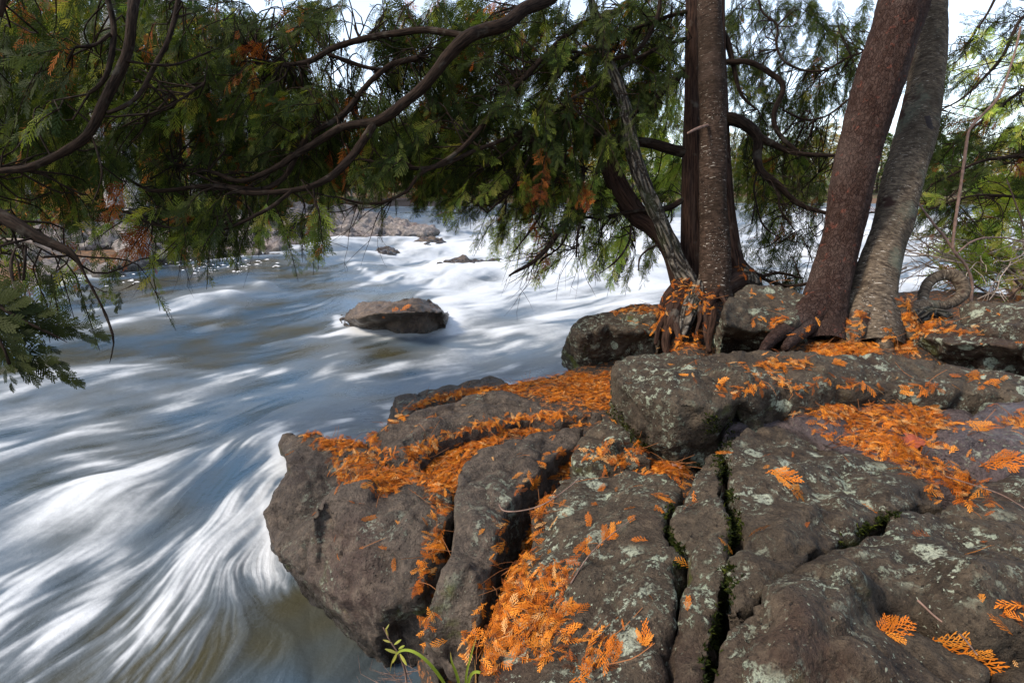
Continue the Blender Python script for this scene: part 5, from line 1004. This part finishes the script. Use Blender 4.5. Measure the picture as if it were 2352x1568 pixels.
# two broad dry leaves
def broadleaf(label, u, v, s, ang, colr):
    h, n = look(u, v); n = np.array(n); a = math.radians(ang); d = np.array([math.cos(a), math.sin(a), 0]); d -= n * d.dot(n); d /= np.linalg.norm(d); e = np.cross(n, d)
    out = [(0, 0), (.28, .12), (.5, .36), (.34, .38), (.42, .68), (.2, .66), (0, 1.0), (-.2, .66), (-.44, .66), (-.32, .38), (-.5, .34), (-.26, .12)]
    V = [(d * (y - .5) + e * x) * s + n * (.012 + s * .35 * (x * x) + .006 * math.sin(9 * y)) for x, y in out] + [n * .010 + (-d * .1) * s * 0]
    F = np.array([[i, (i + 1) % 12, 12] for i in range(12)])
    o = obj('dry_leaf', mesh('dry_leaf', V, F, None, False), plain('dry_leaf_' + str(u), colr, .6), None, label, 'leaf'); o.location = tuple(h)
broadleaf('pale brown dry leaf at the right end of the orange belt above the central slab', 1555, 1078, .045, 20, (.42, .24, .17))
broadleaf('dark red broad leaf lying in the big spray mat', 2092, 1022, .075, 200, (.20, .045, .02))
broadleaf('brown dry leaf half buried in the orange belt on the big grey block', 890, 1076, .04, 80, (.36, .14, .06))
# ------------------------------------------------------------------ far trees
def far_crown(kind, seed, n, hi):
    rs = np.random.RandomState(seed); t = rs.uniform(0, 1, n) ** .85; a = rs.uniform(0, 2 * math.pi, n)
    lump = .72 + .5 * vn(np.stack([np.cos(a) * 2 + seed, np.sin(a) * 2, t * 7], 1), seed)
    if kind == 'spire': rad = (1.02 - t) * .24 + .01; z = .10 + .90 * t; sz = .085 * (1.25 - t)
    elif kind == 'cedar': rad = np.sin(np.clip((1 - t) * 1.15, 0, 1) * math.pi * .62) * .26; z = .04 + .95 * t; sz = np.full(n, .075)
    else: rad = np.sqrt(np.clip(1 - ((t - .5) / .52) ** 2, 0, 1)) * .33; z = .25 + .75 * t; sz = np.full(n, .06)
    r = rad * lump * rs.uniform(.35, 1.0, n) ** .6
    p = np.stack([r * np.cos(a), r * np.sin(a), z], 1); out = np.stack([np.cos(a), np.sin(a), np.full(n, -.35 if kind != 'broad' else .1)], 1) + rs.normal(0, .35, (n, 3))
    pal = {'spire': [(.022, .042, .016), (.032, .055, .02)], 'cedar': [(.04, .07, .02), (.06, .09, .022)], 'broad': [(.20, .15, .03), (.26, .14, .025), (.14, .15, .03)]}[kind]
    c = np.array(pal)[rs.randint(len(pal), size=n)] * rs.uniform(.7, 1.3, (n, 1))
    return place(FR_LO, p, out, rs.normal(0, 1, (n, 3)) + np.array([0, 0, .8]), sz * rs.uniform(.7, 1.3, n), c, rs)
CR = {}
for kind, k, n in (('spire', 0, 900), ('spire', 1, 900), ('cedar', 2, 1000), ('cedar', 3, 1000), ('broad', 4, 1100), ('broad', 5, 900)):
    V, F, C = far_crown(kind, k, n, 0); me = mesh('crown', V, F, {'Col': ('FLOAT_COLOR', C)}, False); me.materials.append(M['leaf']); CR.setdefault(kind, []).append(me)
def trunk_mesh(w, seed, bend=.03, limbs_=0):
    rs = np.random.RandomState(seed); q = np.array([[rs.normal(0, bend) * z, rs.normal(0, bend) * z, z, w * (1.1 - z)] for z in (-.03, .1, .25, .45, .7, .97)]); parts = [tube(catmull(q, 4), 8, .03)]
    for k in range(limbs_):
        z = rs.uniform(.3, .9); a = rs.uniform(0, 6.28); l = (1.05 - z) * .45; d = np.array([math.cos(a), math.sin(a), rs.uniform(.3, 1.0)]); b = np.array([0, 0, z])
        parts.append(tube(np.array([[*b, w * .35], [*(b + d * l * .5 + rs.normal(0, .015, 3)), w * .22], [*(b + d * l + rs.normal(0, .03, 3)), w * .06]]), 5, .03))
        for j in range(3):
            c = b + d * l * rs.uniform(.3, .9); e = d + rs.normal(0, .5, 3); parts.append(tube(np.array([[*c, w * .13], [*(c + e * l * .2), w * .08], [*(c + e * l * .4), w * .03]]), 4, .05))
    V, F, b = join(parts); me = mesh('trunk', V, F, {'bark': ('FLOAT_VECTOR', b)}); return me
M['grey_trunk'] = plain('grey_weathered_bark', (.20, .19, .18)); M['far_trunk'] = plain('dark_far_bark', (.07, .05, .04))
TR = {'spire': trunk_mesh(.014, 1), 'cedar': trunk_mesh(.016, 2), 'broad': trunk_mesh(.014, 3, .05, 8), 'bare': trunk_mesh(.017, 4, .05, 16)}
for k, m in TR.items(): m.materials.append(M['grey_trunk'] if k in ('bare', 'broad') else M['far_trunk'])
def fartree(kind, x, y, h, label, group, name=None, wide=1.0, rot=None):
    z = float(gheight(np.array([x]), np.array([y]))[0]) - .1; rs = random.Random(int(x * 31 + y * 17))
    o = empty(name or {'spire': 'spruce_tree', 'cedar': 'cedar_tree', 'broad': 'autumn_tree', 'bare': 'bare_tree'}[kind], (x, y, z), label, 'tree', group)
    o.scale = (h * wide, h * wide, h); o.rotation_euler[2] = rs.uniform(0, 6.28)
    t = bpy.data.objects.new('trunk', TR[kind]); COL.objects.link(t); t.parent = o
    if kind != 'bare':
        c = bpy.data.objects.new('crown', CR[kind][rs.randrange(2)]); COL.objects.link(c); c.parent = o
    return o
rr = random.Random(5)
LB = {'spire': 'dark spruce in the forest behind the left bank ledges', 'cedar': 'bushy green cedar in the forest behind the left bank ledges', 'broad': 'yellow-brown autumn tree in the forest behind the left bank ledges', 'bare': 'bare grey tree in the forest behind the left bank ledges'}
LG = {'spire': 'dark spruces behind the left bank', 'cedar': 'green cedars behind the left bank', 'broad': 'autumn trees behind the left bank', 'bare': 'bare grey trees behind the left bank'}
def onto(u, t): p = D(u, 470, t); return p[0], p[1]
for u, t, k, h in [(-150, 15, 'cedar', 7), (-60, 19, 'spire', 11), (30, 17, 'cedar', 7), (60, 24, 'spire', 13), (110, 21, 'broad', 8), (150, 28, 'spire', 14), (190, 23, 'cedar', 8), (215, 33, 'spire', 15), (330, 26, 'spire', 12), (345, 20, 'broad', 6), (390, 30, 'cedar', 10), (430, 24, 'spire', 11),
                   (470, 34, 'spire', 14), (500, 27, 'cedar', 8), (540, 38, 'spire', 15), (560, 29, 'broad', 7), (600, 33, 'spire', 12), (640, 40, 'cedar', 9), (660, 31, 'cedar', 6), (700, 46, 'spire', 12), (740, 38, 'cedar', 7), (770, 52, 'spire', 12), (810, 47, 'broad', 6), (840, 58, 'spire', 11), (-250, 18, 'spire', 11), (-350, 22, 'cedar', 9), (270, 40, 'spire', 16), (100, 36, 'spire', 15), (20, 30, 'spire', 14),
                   (380, 40, 'spire', 15), (620, 48, 'spire', 13), (450, 44, 'broad', 10), (160, 18, 'bare', 7), (420, 19, 'bare', 8), (520, 22, 'bare', 8), (590, 25, 'bare', 8), (80, 14, 'bare', 5)]:
    x, y = onto(u, t); fartree(k, x, y, h * rr.uniform(.9, 1.1), LB[k], LG[k])
FG = {'spire': 'dark spruce in the distant tree line across the river', 'cedar': 'rounded green tree in the distant tree line across the river', 'broad': 'yellow tree in the distant tree line across the river'}
for i in range(64):
    u = 860 + i * 28 + rr.uniform(-12, 12); t = rr.uniform(62, 74) if i % 2 else rr.uniform(76, 96); k = rr.choice(['spire', 'cedar', 'cedar', 'broad', 'broad']); h = rr.uniform(6, 9) * (1.2 if u < 1500 else .9)
    x, y = onto(u, t); fartree(k, x, y, h, FG[k], {'spire': 'distant spruces', 'cedar': 'distant green trees', 'broad': 'distant yellow trees'}[k] + ' across the river', wide=1.25)
# two leaning grey trunks on the left bank
for nm, pts, lab in ((0, [(268, 478, 13, 44), (258, 440, 13, 34), (250, 410, 13, 28), (240, 375, 13, 26), (225, 300, 13, 24), (205, 180, 13, 20), (190, 60, 13, 16)], 'slim grey trunk leaning left on the far left bank, left of a thicker one'),
                     (1, [(318, 490, 13.2, 66), (306, 450, 13.2, 46), (294, 410, 13.2, 40), (284, 360, 13.2, 36), (275, 280, 13.2, 32), (262, 160, 13.2, 28), (250, 20, 13.2, 24)], 'thick grey trunk on the far left bank, right beside a slimmer one'),
                     (2, [(452, 470, 17, 34), (446, 400, 17, 26), (440, 350, 17, 24), (436, 300, 17, 22), (425, 180, 17, 18), (420, 40, 17, 15)], 'grey bare trunk further back, seen through the middle of the hanging cedar sprays')):
    o = empty('grey_tree', tuple(D(*pts[0][:3])), lab, 'tree'); trunk_part('trunk', pts, M['grey_trunk'], o, rough_soft, 14, .12, nm)
    trunk_part('limb', [(pts[4][0], pts[4][1], pts[4][2], 12), (pts[4][0] + 40, pts[4][1] - 60, pts[4][2], 8), (pts[4][0] + 70, pts[4][1] - 150, pts[4][2], 5)], M['grey_trunk'], o, rough_soft, 8, .12, nm)
# low autumn bushes on the far left bank
def bush(name, label, x, y, z, r, h, pal, n, seed, group=None, size=.16, templ=None, cat='bush'):
    rs = np.random.RandomState(seed); a = rs.uniform(0, 6.28, n); t = rs.rand(n); rad = r * np.sqrt(np.clip(1 - (t * .95) ** 2, 0, 1)) * rs.uniform(.2, 1, n) ** .5 * (.7 + .5 * vn(np.stack([np.cos(a) * 2, np.sin(a) * 2, t * 3 + seed], 1)))
    p = np.stack([rad * np.cos(a), rad * np.sin(a), t * h], 1); out = np.stack([np.cos(a), np.sin(a), rs.uniform(0, 1.2, n)], 1)
    c = np.array(pal)[rs.randint(len(pal), size=n)] * rs.uniform(.7, 1.3, (n, 1)); V, F, C = place(templ or FR_LO, p, out, rs.normal(0, 1, (n, 3)), size * rs.uniform(.6, 1.3, n), c, rs)
    o = empty(name, (x, y, z), label, cat, group); obj('leaves', mesh('leaves', V, F, {'Col': ('FLOAT_COLOR', C)}, False), M['leaf'], o)
    parts = []
    for k in range(9):
        b = rs.normal(0, .08, 3) * r; b[2] = -.05; e = np.array([rs.normal(0, .6) * r, rs.normal(0, .6) * r, h * rs.uniform(.7, 1)]); parts.append(tube(catmull(np.array([[*b, .012], [*((b + e) / 2 + rs.normal(0, .05, 3)), .008], [*e, .003]]), 4), 4, .1))
    V, F, b = join(parts); obj('stems', mesh('stems', V, F, {'bark': ('FLOAT_VECTOR', b)}), M['twig'], o); return o
AUT = [(.30, .12, .03), (.38, .17, .05), (.24, .10, .04), (.20, .16, .05)]; GR2 = [(.08, .12, .03), (.12, .15, .03), (.05, .09, .02)]
for i, (u, t, r, h, pl) in enumerate([(60, 13.5, 1.2, 1.3, AUT), (150, 15, 1.3, 1.2, AUT), (215, 16.5, 1.4, 1.5, AUT), (360, 16.5, 1.2, 1.1, AUT), (400, 20, 1.7, 1.6, AUT), (480, 23, 1.6, 1.5, GR2), (560, 24, 1.5, 1.3, AUT), (620, 27, 1.8, 1.6, AUT), (680, 28, 1.4, 1.4, GR2), (735, 31, 1.6, 1.4, AUT),
                                      (800, 46, 2.0, 1.8, GR2), (870, 54, 2.2, 2.0, AUT), (930, 56, 2.4, 1.6, AUT), (1000, 57, 2.0, 2.0, AUT), (1060, 58, 2.2, 2.2, GR2), (0, 12.5, 1.0, 1.1, GR2), (300, 19, 1.4, 1.2, AUT)]):
    x, y = onto(u, t); z = float(gheight(np.array([x]), np.array([y]))[0])
    bush('bush', 'low orange-brown autumn bush on the far bank' if pl is AUT else 'low green bush on the far bank among the autumn ones', x, y, z, r, h, pl, 420, 40 + i, 'orange bushes on the far bank' if pl is AUT else 'green bushes on the far bank')
# low concrete wall at the head of the pool
a, b = D(880, 474, 47), D(1062, 470, 47)
c = [(a[0], a[1]), (b[0], b[1] + 1), (b[0] + .3, b[1] + 1.8), (a[0] + .3, a[1] + .8)]
V = [(x, y, z) for z in (-.4, .42) for x, y in c] + [(x + dx, y + dy, .43) for (x, y), (dx, dy) in zip(c, ((-.1, -.12), (.1, -.12), (.1, .12), (-.1, .12)))] + [(x + dx, y + dy, .56) for (x, y), (dx, dy) in zip(c, ((-.1, -.12), (.1, -.12), (.1, .12), (-.1, .12)))]
F = np.array([[0, 1, 5, 4], [1, 2, 6, 5], [2, 3, 7, 6], [3, 0, 4, 7], [0, 3, 2, 1], [4, 5, 6, 7], [8, 9, 13, 12], [9, 10, 14, 13], [10, 11, 15, 14], [11, 8, 12, 15], [12, 13, 14, 15], [11, 10, 9, 8]])
obj('river_wall', mesh('river_wall', V, F, None, False), M['concrete'], None, 'low dark concrete wall at the far edge of the pool above the rapids', 'wall')

# ------------------------------------------------------------------ right bank: shrubs, dead brush, saplings
def at(u, v, t): return D(u, v, t)
p = at(2330, 600, 4.6)
Ts = empty('cedar_tree', tuple(at(2420, 560, 4.2)), 'cedar at the right frame edge with dark drooping boughs and a sunlit yellow-green top', 'tree')
trunk_part('trunk', [(2440, 720, 4.0, 40), (2430, 500, 4.1, 36), (2420, 250, 4.2, 32), (2410, 0, 4.3, 28), (2405, -140, 4.3, 24)], M['cedar'], Ts, rough_cedar, 24, .03)
limbs('right', Ts, M['limb'], [[(2420, 60, 4.2, 9), (2352, 40, 4.1, 8), (2300, 130, 4.0, 7), (2220, 220, 3.95, 5), (2150, 260, 3.9, 3)], [(2425, 200, 4.2, 9), (2350, 210, 4.1, 8), (2270, 270, 4.0, 6), (2190, 330, 4.0, 4)],
  [(2425, 350, 4.1, 10), (2340, 360, 4.0, 9), (2260, 370, 3.9, 7), (2190, 400, 3.9, 5), (2140, 425, 3.9, 3)], [(2430, 470, 4.1, 8), (2340, 450, 4.0, 7), (2240, 450, 3.9, 5), (2130, 480, 3.9, 3)],
  [(2300, -30, 4.0, 6), (2270, 30, 4.0, 6), (2250, 60, 4.0, 5), (2215, 110, 4.0, 3)]], wob=.02)
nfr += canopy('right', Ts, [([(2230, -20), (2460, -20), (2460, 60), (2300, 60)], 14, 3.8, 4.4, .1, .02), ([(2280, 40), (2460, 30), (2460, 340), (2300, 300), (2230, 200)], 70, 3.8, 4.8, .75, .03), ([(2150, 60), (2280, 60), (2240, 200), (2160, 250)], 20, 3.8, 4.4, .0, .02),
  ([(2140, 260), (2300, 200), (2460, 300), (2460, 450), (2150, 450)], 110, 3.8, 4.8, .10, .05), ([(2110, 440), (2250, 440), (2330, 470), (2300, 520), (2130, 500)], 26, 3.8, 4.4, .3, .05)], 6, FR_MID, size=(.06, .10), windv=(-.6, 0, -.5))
Tr = bush('cedar_shrub', 'low yellow-green cedar shrub growing at the right frame edge above the boulders', *at(2370, 655, 4.4), .60, .80, LIT * 2.2, 1400, 77, size=.14, templ=FR_MID)  # leaf colour raised to carry painted sunlight
Tr2 = bush('cedar_shrub', 'darker low cedar shrub behind the boulders at the right frame edge', *at(2330, 690, 4.3), .55, .35, [(.06, .10, .02), (.10, .14, .03), (.28, .10, .03)], 260, 78, size=.10, templ=FR_MID)
rs = np.random.RandomState(31)
def brush(name, label, centre, spread, n, r, mat, L, seed):
    rs = np.random.RandomState(seed); parts = []
    for k in range(n):
        c = np.array(centre) + rs.normal(0, 1, 3) * np.array(spread); d = np.array([-.9, rs.normal(0, .5), rs.normal(-.12, .35)]); d /= np.linalg.norm(d); l = rs.uniform(*L); q = [[*c, r]]
        for s in range(5):
            c = c + d * l / 5; d = d + rs.normal(0, .22, 3); d /= np.linalg.norm(d); q.append([*c, r * (1 - s * .17)])
            if rs.rand() < .6:
                e = d + rs.normal(0, .6, 3); e /= np.linalg.norm(e); parts.append(tube(np.array([[*c, r * .5], [*(c + e * l * .15), r * .4], [*(c + e * l * .3 + rs.normal(0, .02, 3)), r * .2]]), 3, .1, None, 0, 0, False))
        parts.append(tube(catmull(np.array(q), 3), 4, .05, None, 0, 0, False))
    V, F, b = join(parts); o0 = np.array(centre); o = obj(name, mesh(name, V - o0, F, {'bark': ('FLOAT_VECTOR', b)}), mat, None, label, 'brush'); o.location = tuple(o0); return o
brush('dead_brush', 'tangle of pale dead branches on the right bank above the looped root', at(2290, 610, 4.4), (.28, .3, .13), 75, .006, M['dead'], (.3, .8), 5)
brush('dead_brush', 'tangle of reddish-brown twigs at the right frame edge behind the pale branches', at(2370, 570, 4.9), (.25, .3, .2), 60, .006, M['twig'], (.3, .7), 6)
for lab, pts in (('thin curved sapling stem rising past the right side of the looped root', [(2222, 740, 3.1, 6), (2230, 690, 3.1, 6), (2232, 650, 3.1, 6), (2220, 610, 3.08, 6), (2196, 580, 3.05, 6), (2190, 560, 3.05, 6), (2200, 470, 3.05, 6), (2216, 360, 3.05, 6), (2226, 300, 3.05, 6), (2250, 270, 3.05, 5), (2290, 225, 3.05, 6), (2320, 150, 3.05, 5), (2345, 60, 3.05, 4)]),
                 ('thin dark stem leaning left from the sapling over the water', [(2196, 582, 3.06, 6), (2170, 545, 3.1, 6), (2140, 510, 3.15, 5), (2105, 455, 3.2, 4), (2090, 420, 3.2, 3)]),
                 ('thin twig stretching right from the sapling towards the shrubs', [(2196, 584, 3.06, 4), (2240, 552, 3.1, 4), (2300, 545, 3.2, 3), (2352, 556, 3.3, 3)])):
    V, F, b = tube(catmull(W(pts), 8), 8, .02, rough_soft, .008, 2); o0 = D(*pts[0][:3]); o = obj('sapling_stem', mesh('sapling_stem', V - o0, F, {'bark': ('FLOAT_VECTOR', b)}), M['twig'], None, lab, 'sapling'); o.location = tuple(o0)
V, F, b = tube(catmull(W([(2240, 268, 3.05, 3), (2180, 300, 3.1, 4), (2120, 350, 3.2, 4)]), 6), 6, .02)

# ------------------------------------------------------------------ small plants at the foot of the picture
def blade(pts, w, mat, parent, twist=.0):
    q = catmull(D(np.array(pts)[:, 0], np.array(pts)[:, 1], np.array(pts)[:, 2]), 8); n = len(q); t = np.linspace(0, 1, n); ww = w * np.clip(1 - t ** 3, .03, 1) * np.clip(.55 + t * 2, 0, 1)
    T = np.gradient(q, axis=0); T /= np.linalg.norm(T, axis=1)[:, None]; vd = q - CAM; S = np.cross(T, vd); S /= np.linalg.norm(S, axis=1)[:, None]; Nn = np.cross(S, T)
    V = np.stack([q - S * ww[:, None], q + Nn * ww[:, None] * .35, q + S * ww[:, None]], 1).reshape(-1, 3); F = []
    for i in range(n - 1):
        for j in (0, 1): F.append([i * 3 + j, i * 3 + j + 1, i * 3 + j + 4, i * 3 + j + 3])
    C = np.ones((len(V), 4)); g = np.array([.20, .26, .035]) if mat == 0 else np.array([.42, .24, .10])
    C[:, :3] = g * (1 - .0 * np.repeat(t, 3)[:, None]) ; tp = np.repeat(smooth(t, .6, 1), 3)[:, None]; C[:, :3] = C[:, :3] * (1 - tp * .6) + np.array([.5, .28, .12]) * tp * .6
    child('blade', V, np.array(F), M['leaf'], parent, {'Col': ('FLOAT_COLOR', C)})
G = empty('grass_tuft', tuple(D(1068, 1600, 1.35)), 'tuft of green and yellow grass blades in the crack at the bottom centre', 'grass tuft')
blade([(1075, 1640, 1.34), (1070, 1560, 1.33), (1083, 1500, 1.32), (1096, 1458, 1.32)], .0028, 0, G); blade([(1065, 1640, 1.34), (1052, 1560, 1.32), (1038, 1520, 1.31), (1034, 1495, 1.31)], .0034, 0, G)
blade([(1072, 1640, 1.34), (1076, 1565, 1.3), (1095, 1542, 1.27), (1135, 1565, 1.25), (1160, 1600, 1.25)], .0034, 0, G); blade([(1085, 1640, 1.34), (1092, 1570, 1.33), (1090, 1512, 1.33)], .0024, 1, G)
blade([(1060, 1640, 1.34), (1020, 1568, 1.30), (985, 1522, 1.28), (950, 1496, 1.28), (920, 1494, 1.3), (902, 1515, 1.32), (895, 1545, 1.35)], .0036, 0, G)
Wd = empty('leafy_weed', tuple(D(925, 1560, 1.5)), 'small yellowing weed with pointed leaves at the foot of the big grey block', 'plant')
V, F, b = tube(catmull(W([(935, 1590, 1.48, 5), (930, 1540, 1.48, 5), (915, 1500, 1.46, 4), (895, 1470, 1.45, 3), (880, 1440, 1.45, 2)]), 6), 6, .01); child('stem', V, F, M['twig'], Wd, {'bark': ('FLOAT_VECTOR', b)})
def oval(a, bnd, w, colr):
    A, B = D(*a), D(*bnd); ax = B - A; L = np.linalg.norm(ax); ax /= L; S = np.cross(ax, A - CAM); S /= np.linalg.norm(S); Nn = np.cross(S, ax); V = []; F = []
    for i, t in enumerate(np.linspace(0, 1, 7)):
        ww = w * math.sin(math.pi * (t * .92 + .04)) ** .8; c = A + ax * L * t - Nn * .15 * L * t * t * np.sign(Nn[2] if Nn[2] else 1); V += [c - S * ww - Nn * ww * .4 * -1, c, c + S * ww + Nn * ww * .4]
    for i in range(6):
        for j in (0, 1): F.append([i * 3 + j, i * 3 + j + 1, i * 3 + j + 4, i * 3 + j + 3])
    C = np.ones((len(V), 4)); C[:, :3] = colr; child('leaf', V, np.array(F), M['leaf'], Wd, {'Col': ('FLOAT_COLOR', C)})
for a, bb, w, c in [((915, 1500, 1.46), (885.86, 1490.08, 1.4476), 0.0036, (.34, .34, .08)), ((912, 1498, 1.46), (902.08, 1520.94, 1.4414), 0.0036, (.38, .36, .06)), ((918, 1500, 1.46), (932.88, 1524.8, 1.4352), 0.0036, (.32, .32, .06)), ((900, 1475, 1.45), (880.16, 1468.8, 1.4438), 0.0024, (.40, .36, .10)),
                    ((905, 1480, 1.45), (920.5, 1468.84, 1.45), 0.003, (.36, .38, .08)), ((892, 1462, 1.45), (885.8, 1443.4, 1.4438), 0.0024, (.42, .34, .10)), ((915, 1490, 1.45), (927.4, 1482.56, 1.4438), 0.003, (.28, .32, .06)), ((885, 1448, 1.45), (893.06, 1433.74, 1.45), 0.0018, (.40, .40, .12))]: oval(a, bb, w, c)
brush('dead_brush', 'little tangle of thin dead rootlets at the bottom edge below the big grey block', D(930, 1575, 1.5), (.03, .03, .012), 26, .0012, M['twig'], (.05, .14), 9)
# foam flakes drifting in the slack water by the far left bank
rs = np.random.RandomState(12); V = []; F = []
for k in range(70):
    u, v = (rs.uniform(380, 640), rs.uniform(590, 622)) if k < 55 else (rs.uniform(130, 330), rs.uniform(618, 650)); v = v + (640 - u) * .03
    c = P(u, v, .012); r = rs.uniform(.012, .035); n0 = len(V); a0 = rs.rand() * 6
    for j in range(7): a = a0 + j * 6.283 / 7; q = r * rs.uniform(.6, 1.2); V.append(c + np.array([math.cos(a) * q * 1.6, math.sin(a) * q, 0]))
    V.append(c + np.array([0, 0, .012])); F += [[n0 + j, n0 + (j + 1) % 7, n0 + 7] for j in range(7)]
obj('foam_flakes', mesh('foam_flakes', V, np.array(F)), plain('white_foam', (.7, .7, .7)), None, 'small white foam flakes floating in the slack water by the left bank', 'foam', kind='stuff')
# ------------------------------------------------------------------ moss in the cracks
rs = np.random.RandomState(44); V = []; F = []
for line, n, w in [([(1650, 1035), (1660, 1080), (1676, 1135), (1682, 1180), (1694, 1215), (1680, 1262)], 900, 9), ([(1675, 1300), (1668, 1360), (1652, 1425), (1632, 1512), (1625, 1568)], 700, 9),
                   ([(1540, 1165), (1536, 1205), (1540, 1240), (1564, 1262), (1562, 1300)], 420, 6), ([(2057, 1178), (2010, 1200), (1965, 1224), (1930, 1244)], 300, 7), ([(1640, 955), (1655, 990), (1650, 1030)], 420, 16), ([(1400, 930), (1415, 960), (1450, 1000), (1490, 1038)], 420, 10), ([(1350, 795), (1352, 812)], 80, 8)]:
    L = resample(np.column_stack([np.array(line, float), np.zeros(len(line)), np.zeros(len(line))]), 2.0)[0]
    for k in range(int(n * .7)):
        c = L[rs.randint(len(L))]; u, v = c[0] + rs.normal(0, w), c[1] + rs.normal(0, 5)
        if vn(np.array([u * .05, v * .05, 1.])) < .3: continue
        h, nn = look(u, v)
        if h is None or h.y > 4: continue
        p = np.array(h); nn = np.array(nn)
        for j in range(3):
            e = rs.normal(0, 1, 3) + nn * 1.2; e /= np.linalg.norm(e); a = rs.normal(0, 1, 3); a = np.cross(e, a); a /= np.linalg.norm(a); n0 = len(V); r = rs.uniform(.003, .008)
            V += [p - a * r * .4, p + a * r * .4, p + e * r * 1.5]; F.append([n0, n0 + 1, n0 + 2])
V = np.array(V); C = np.ones((len(V), 4)); C[:, :3] = np.array([(.014, .020, .005), (.030, .038, .007), (.07, .08, .012)])[rs.choice(3, len(V) // 3, p=[.55, .35, .10])].repeat(3, 0)
obj('moss', mesh('moss', V, np.array(F), {'Col': ('FLOAT_COLOR', C)}, False), M['leaf'], None, 'dark green moss lining the cracks between the foreground rocks', 'moss', kind='stuff')

# ------------------------------------------------------------------ labels: place in the row for look-alikes far off
ORD = 'first second third fourth fifth sixth seventh eighth ninth tenth eleventh twelfth thirteenth fourteenth fifteenth sixteenth seventeenth eighteenth nineteenth twentieth'.split()
TENS = {20: 'twenty', 30: 'thirty'}
def ordw(i):
    return ORD[i] if i < 20 else TENS[(i + 1) // 10 * 10] + '-' + ORD[(i + 1) % 10 - 1] if (i + 1) % 10 else {29: 'thirtieth', 39: 'fortieth'}[i]
byl = {}
for o in list(COL.objects):
    if o.parent is None and o.get('label') and o.get('category'): byl.setdefault(o['label'], []).append(o)
for l, os_ in byl.items():
    if len(os_) < 2: continue
    os_.sort(key=lambda o: float(proj(np.array(o.location))[0]))
    base = {'dark spruce in the forest': 'dark spruce in the forest behind the left bank', 'bushy green cedar in': 'bushy green cedar behind the left bank', 'yellow-brown autumn': 'yellow-brown autumn tree behind the left bank', 'bare grey tree in the': 'bare grey tree behind the left bank',
            'dark spruce in the di': 'dark spruce in the distant tree line', 'rounded green tree in': 'rounded green tree in the distant tree line', 'yellow tree in the di': 'yellow tree in the distant tree line', 'low orange-brown autu': 'low orange-brown bush on the far bank', 'low green bush on the': 'low green bush on the far bank'}
    b = next((v for k, v in base.items() if l.startswith(k)), l)
    for i, o in enumerate(os_): o['label'] = b + ', ' + ordw(i) + ' from the left'
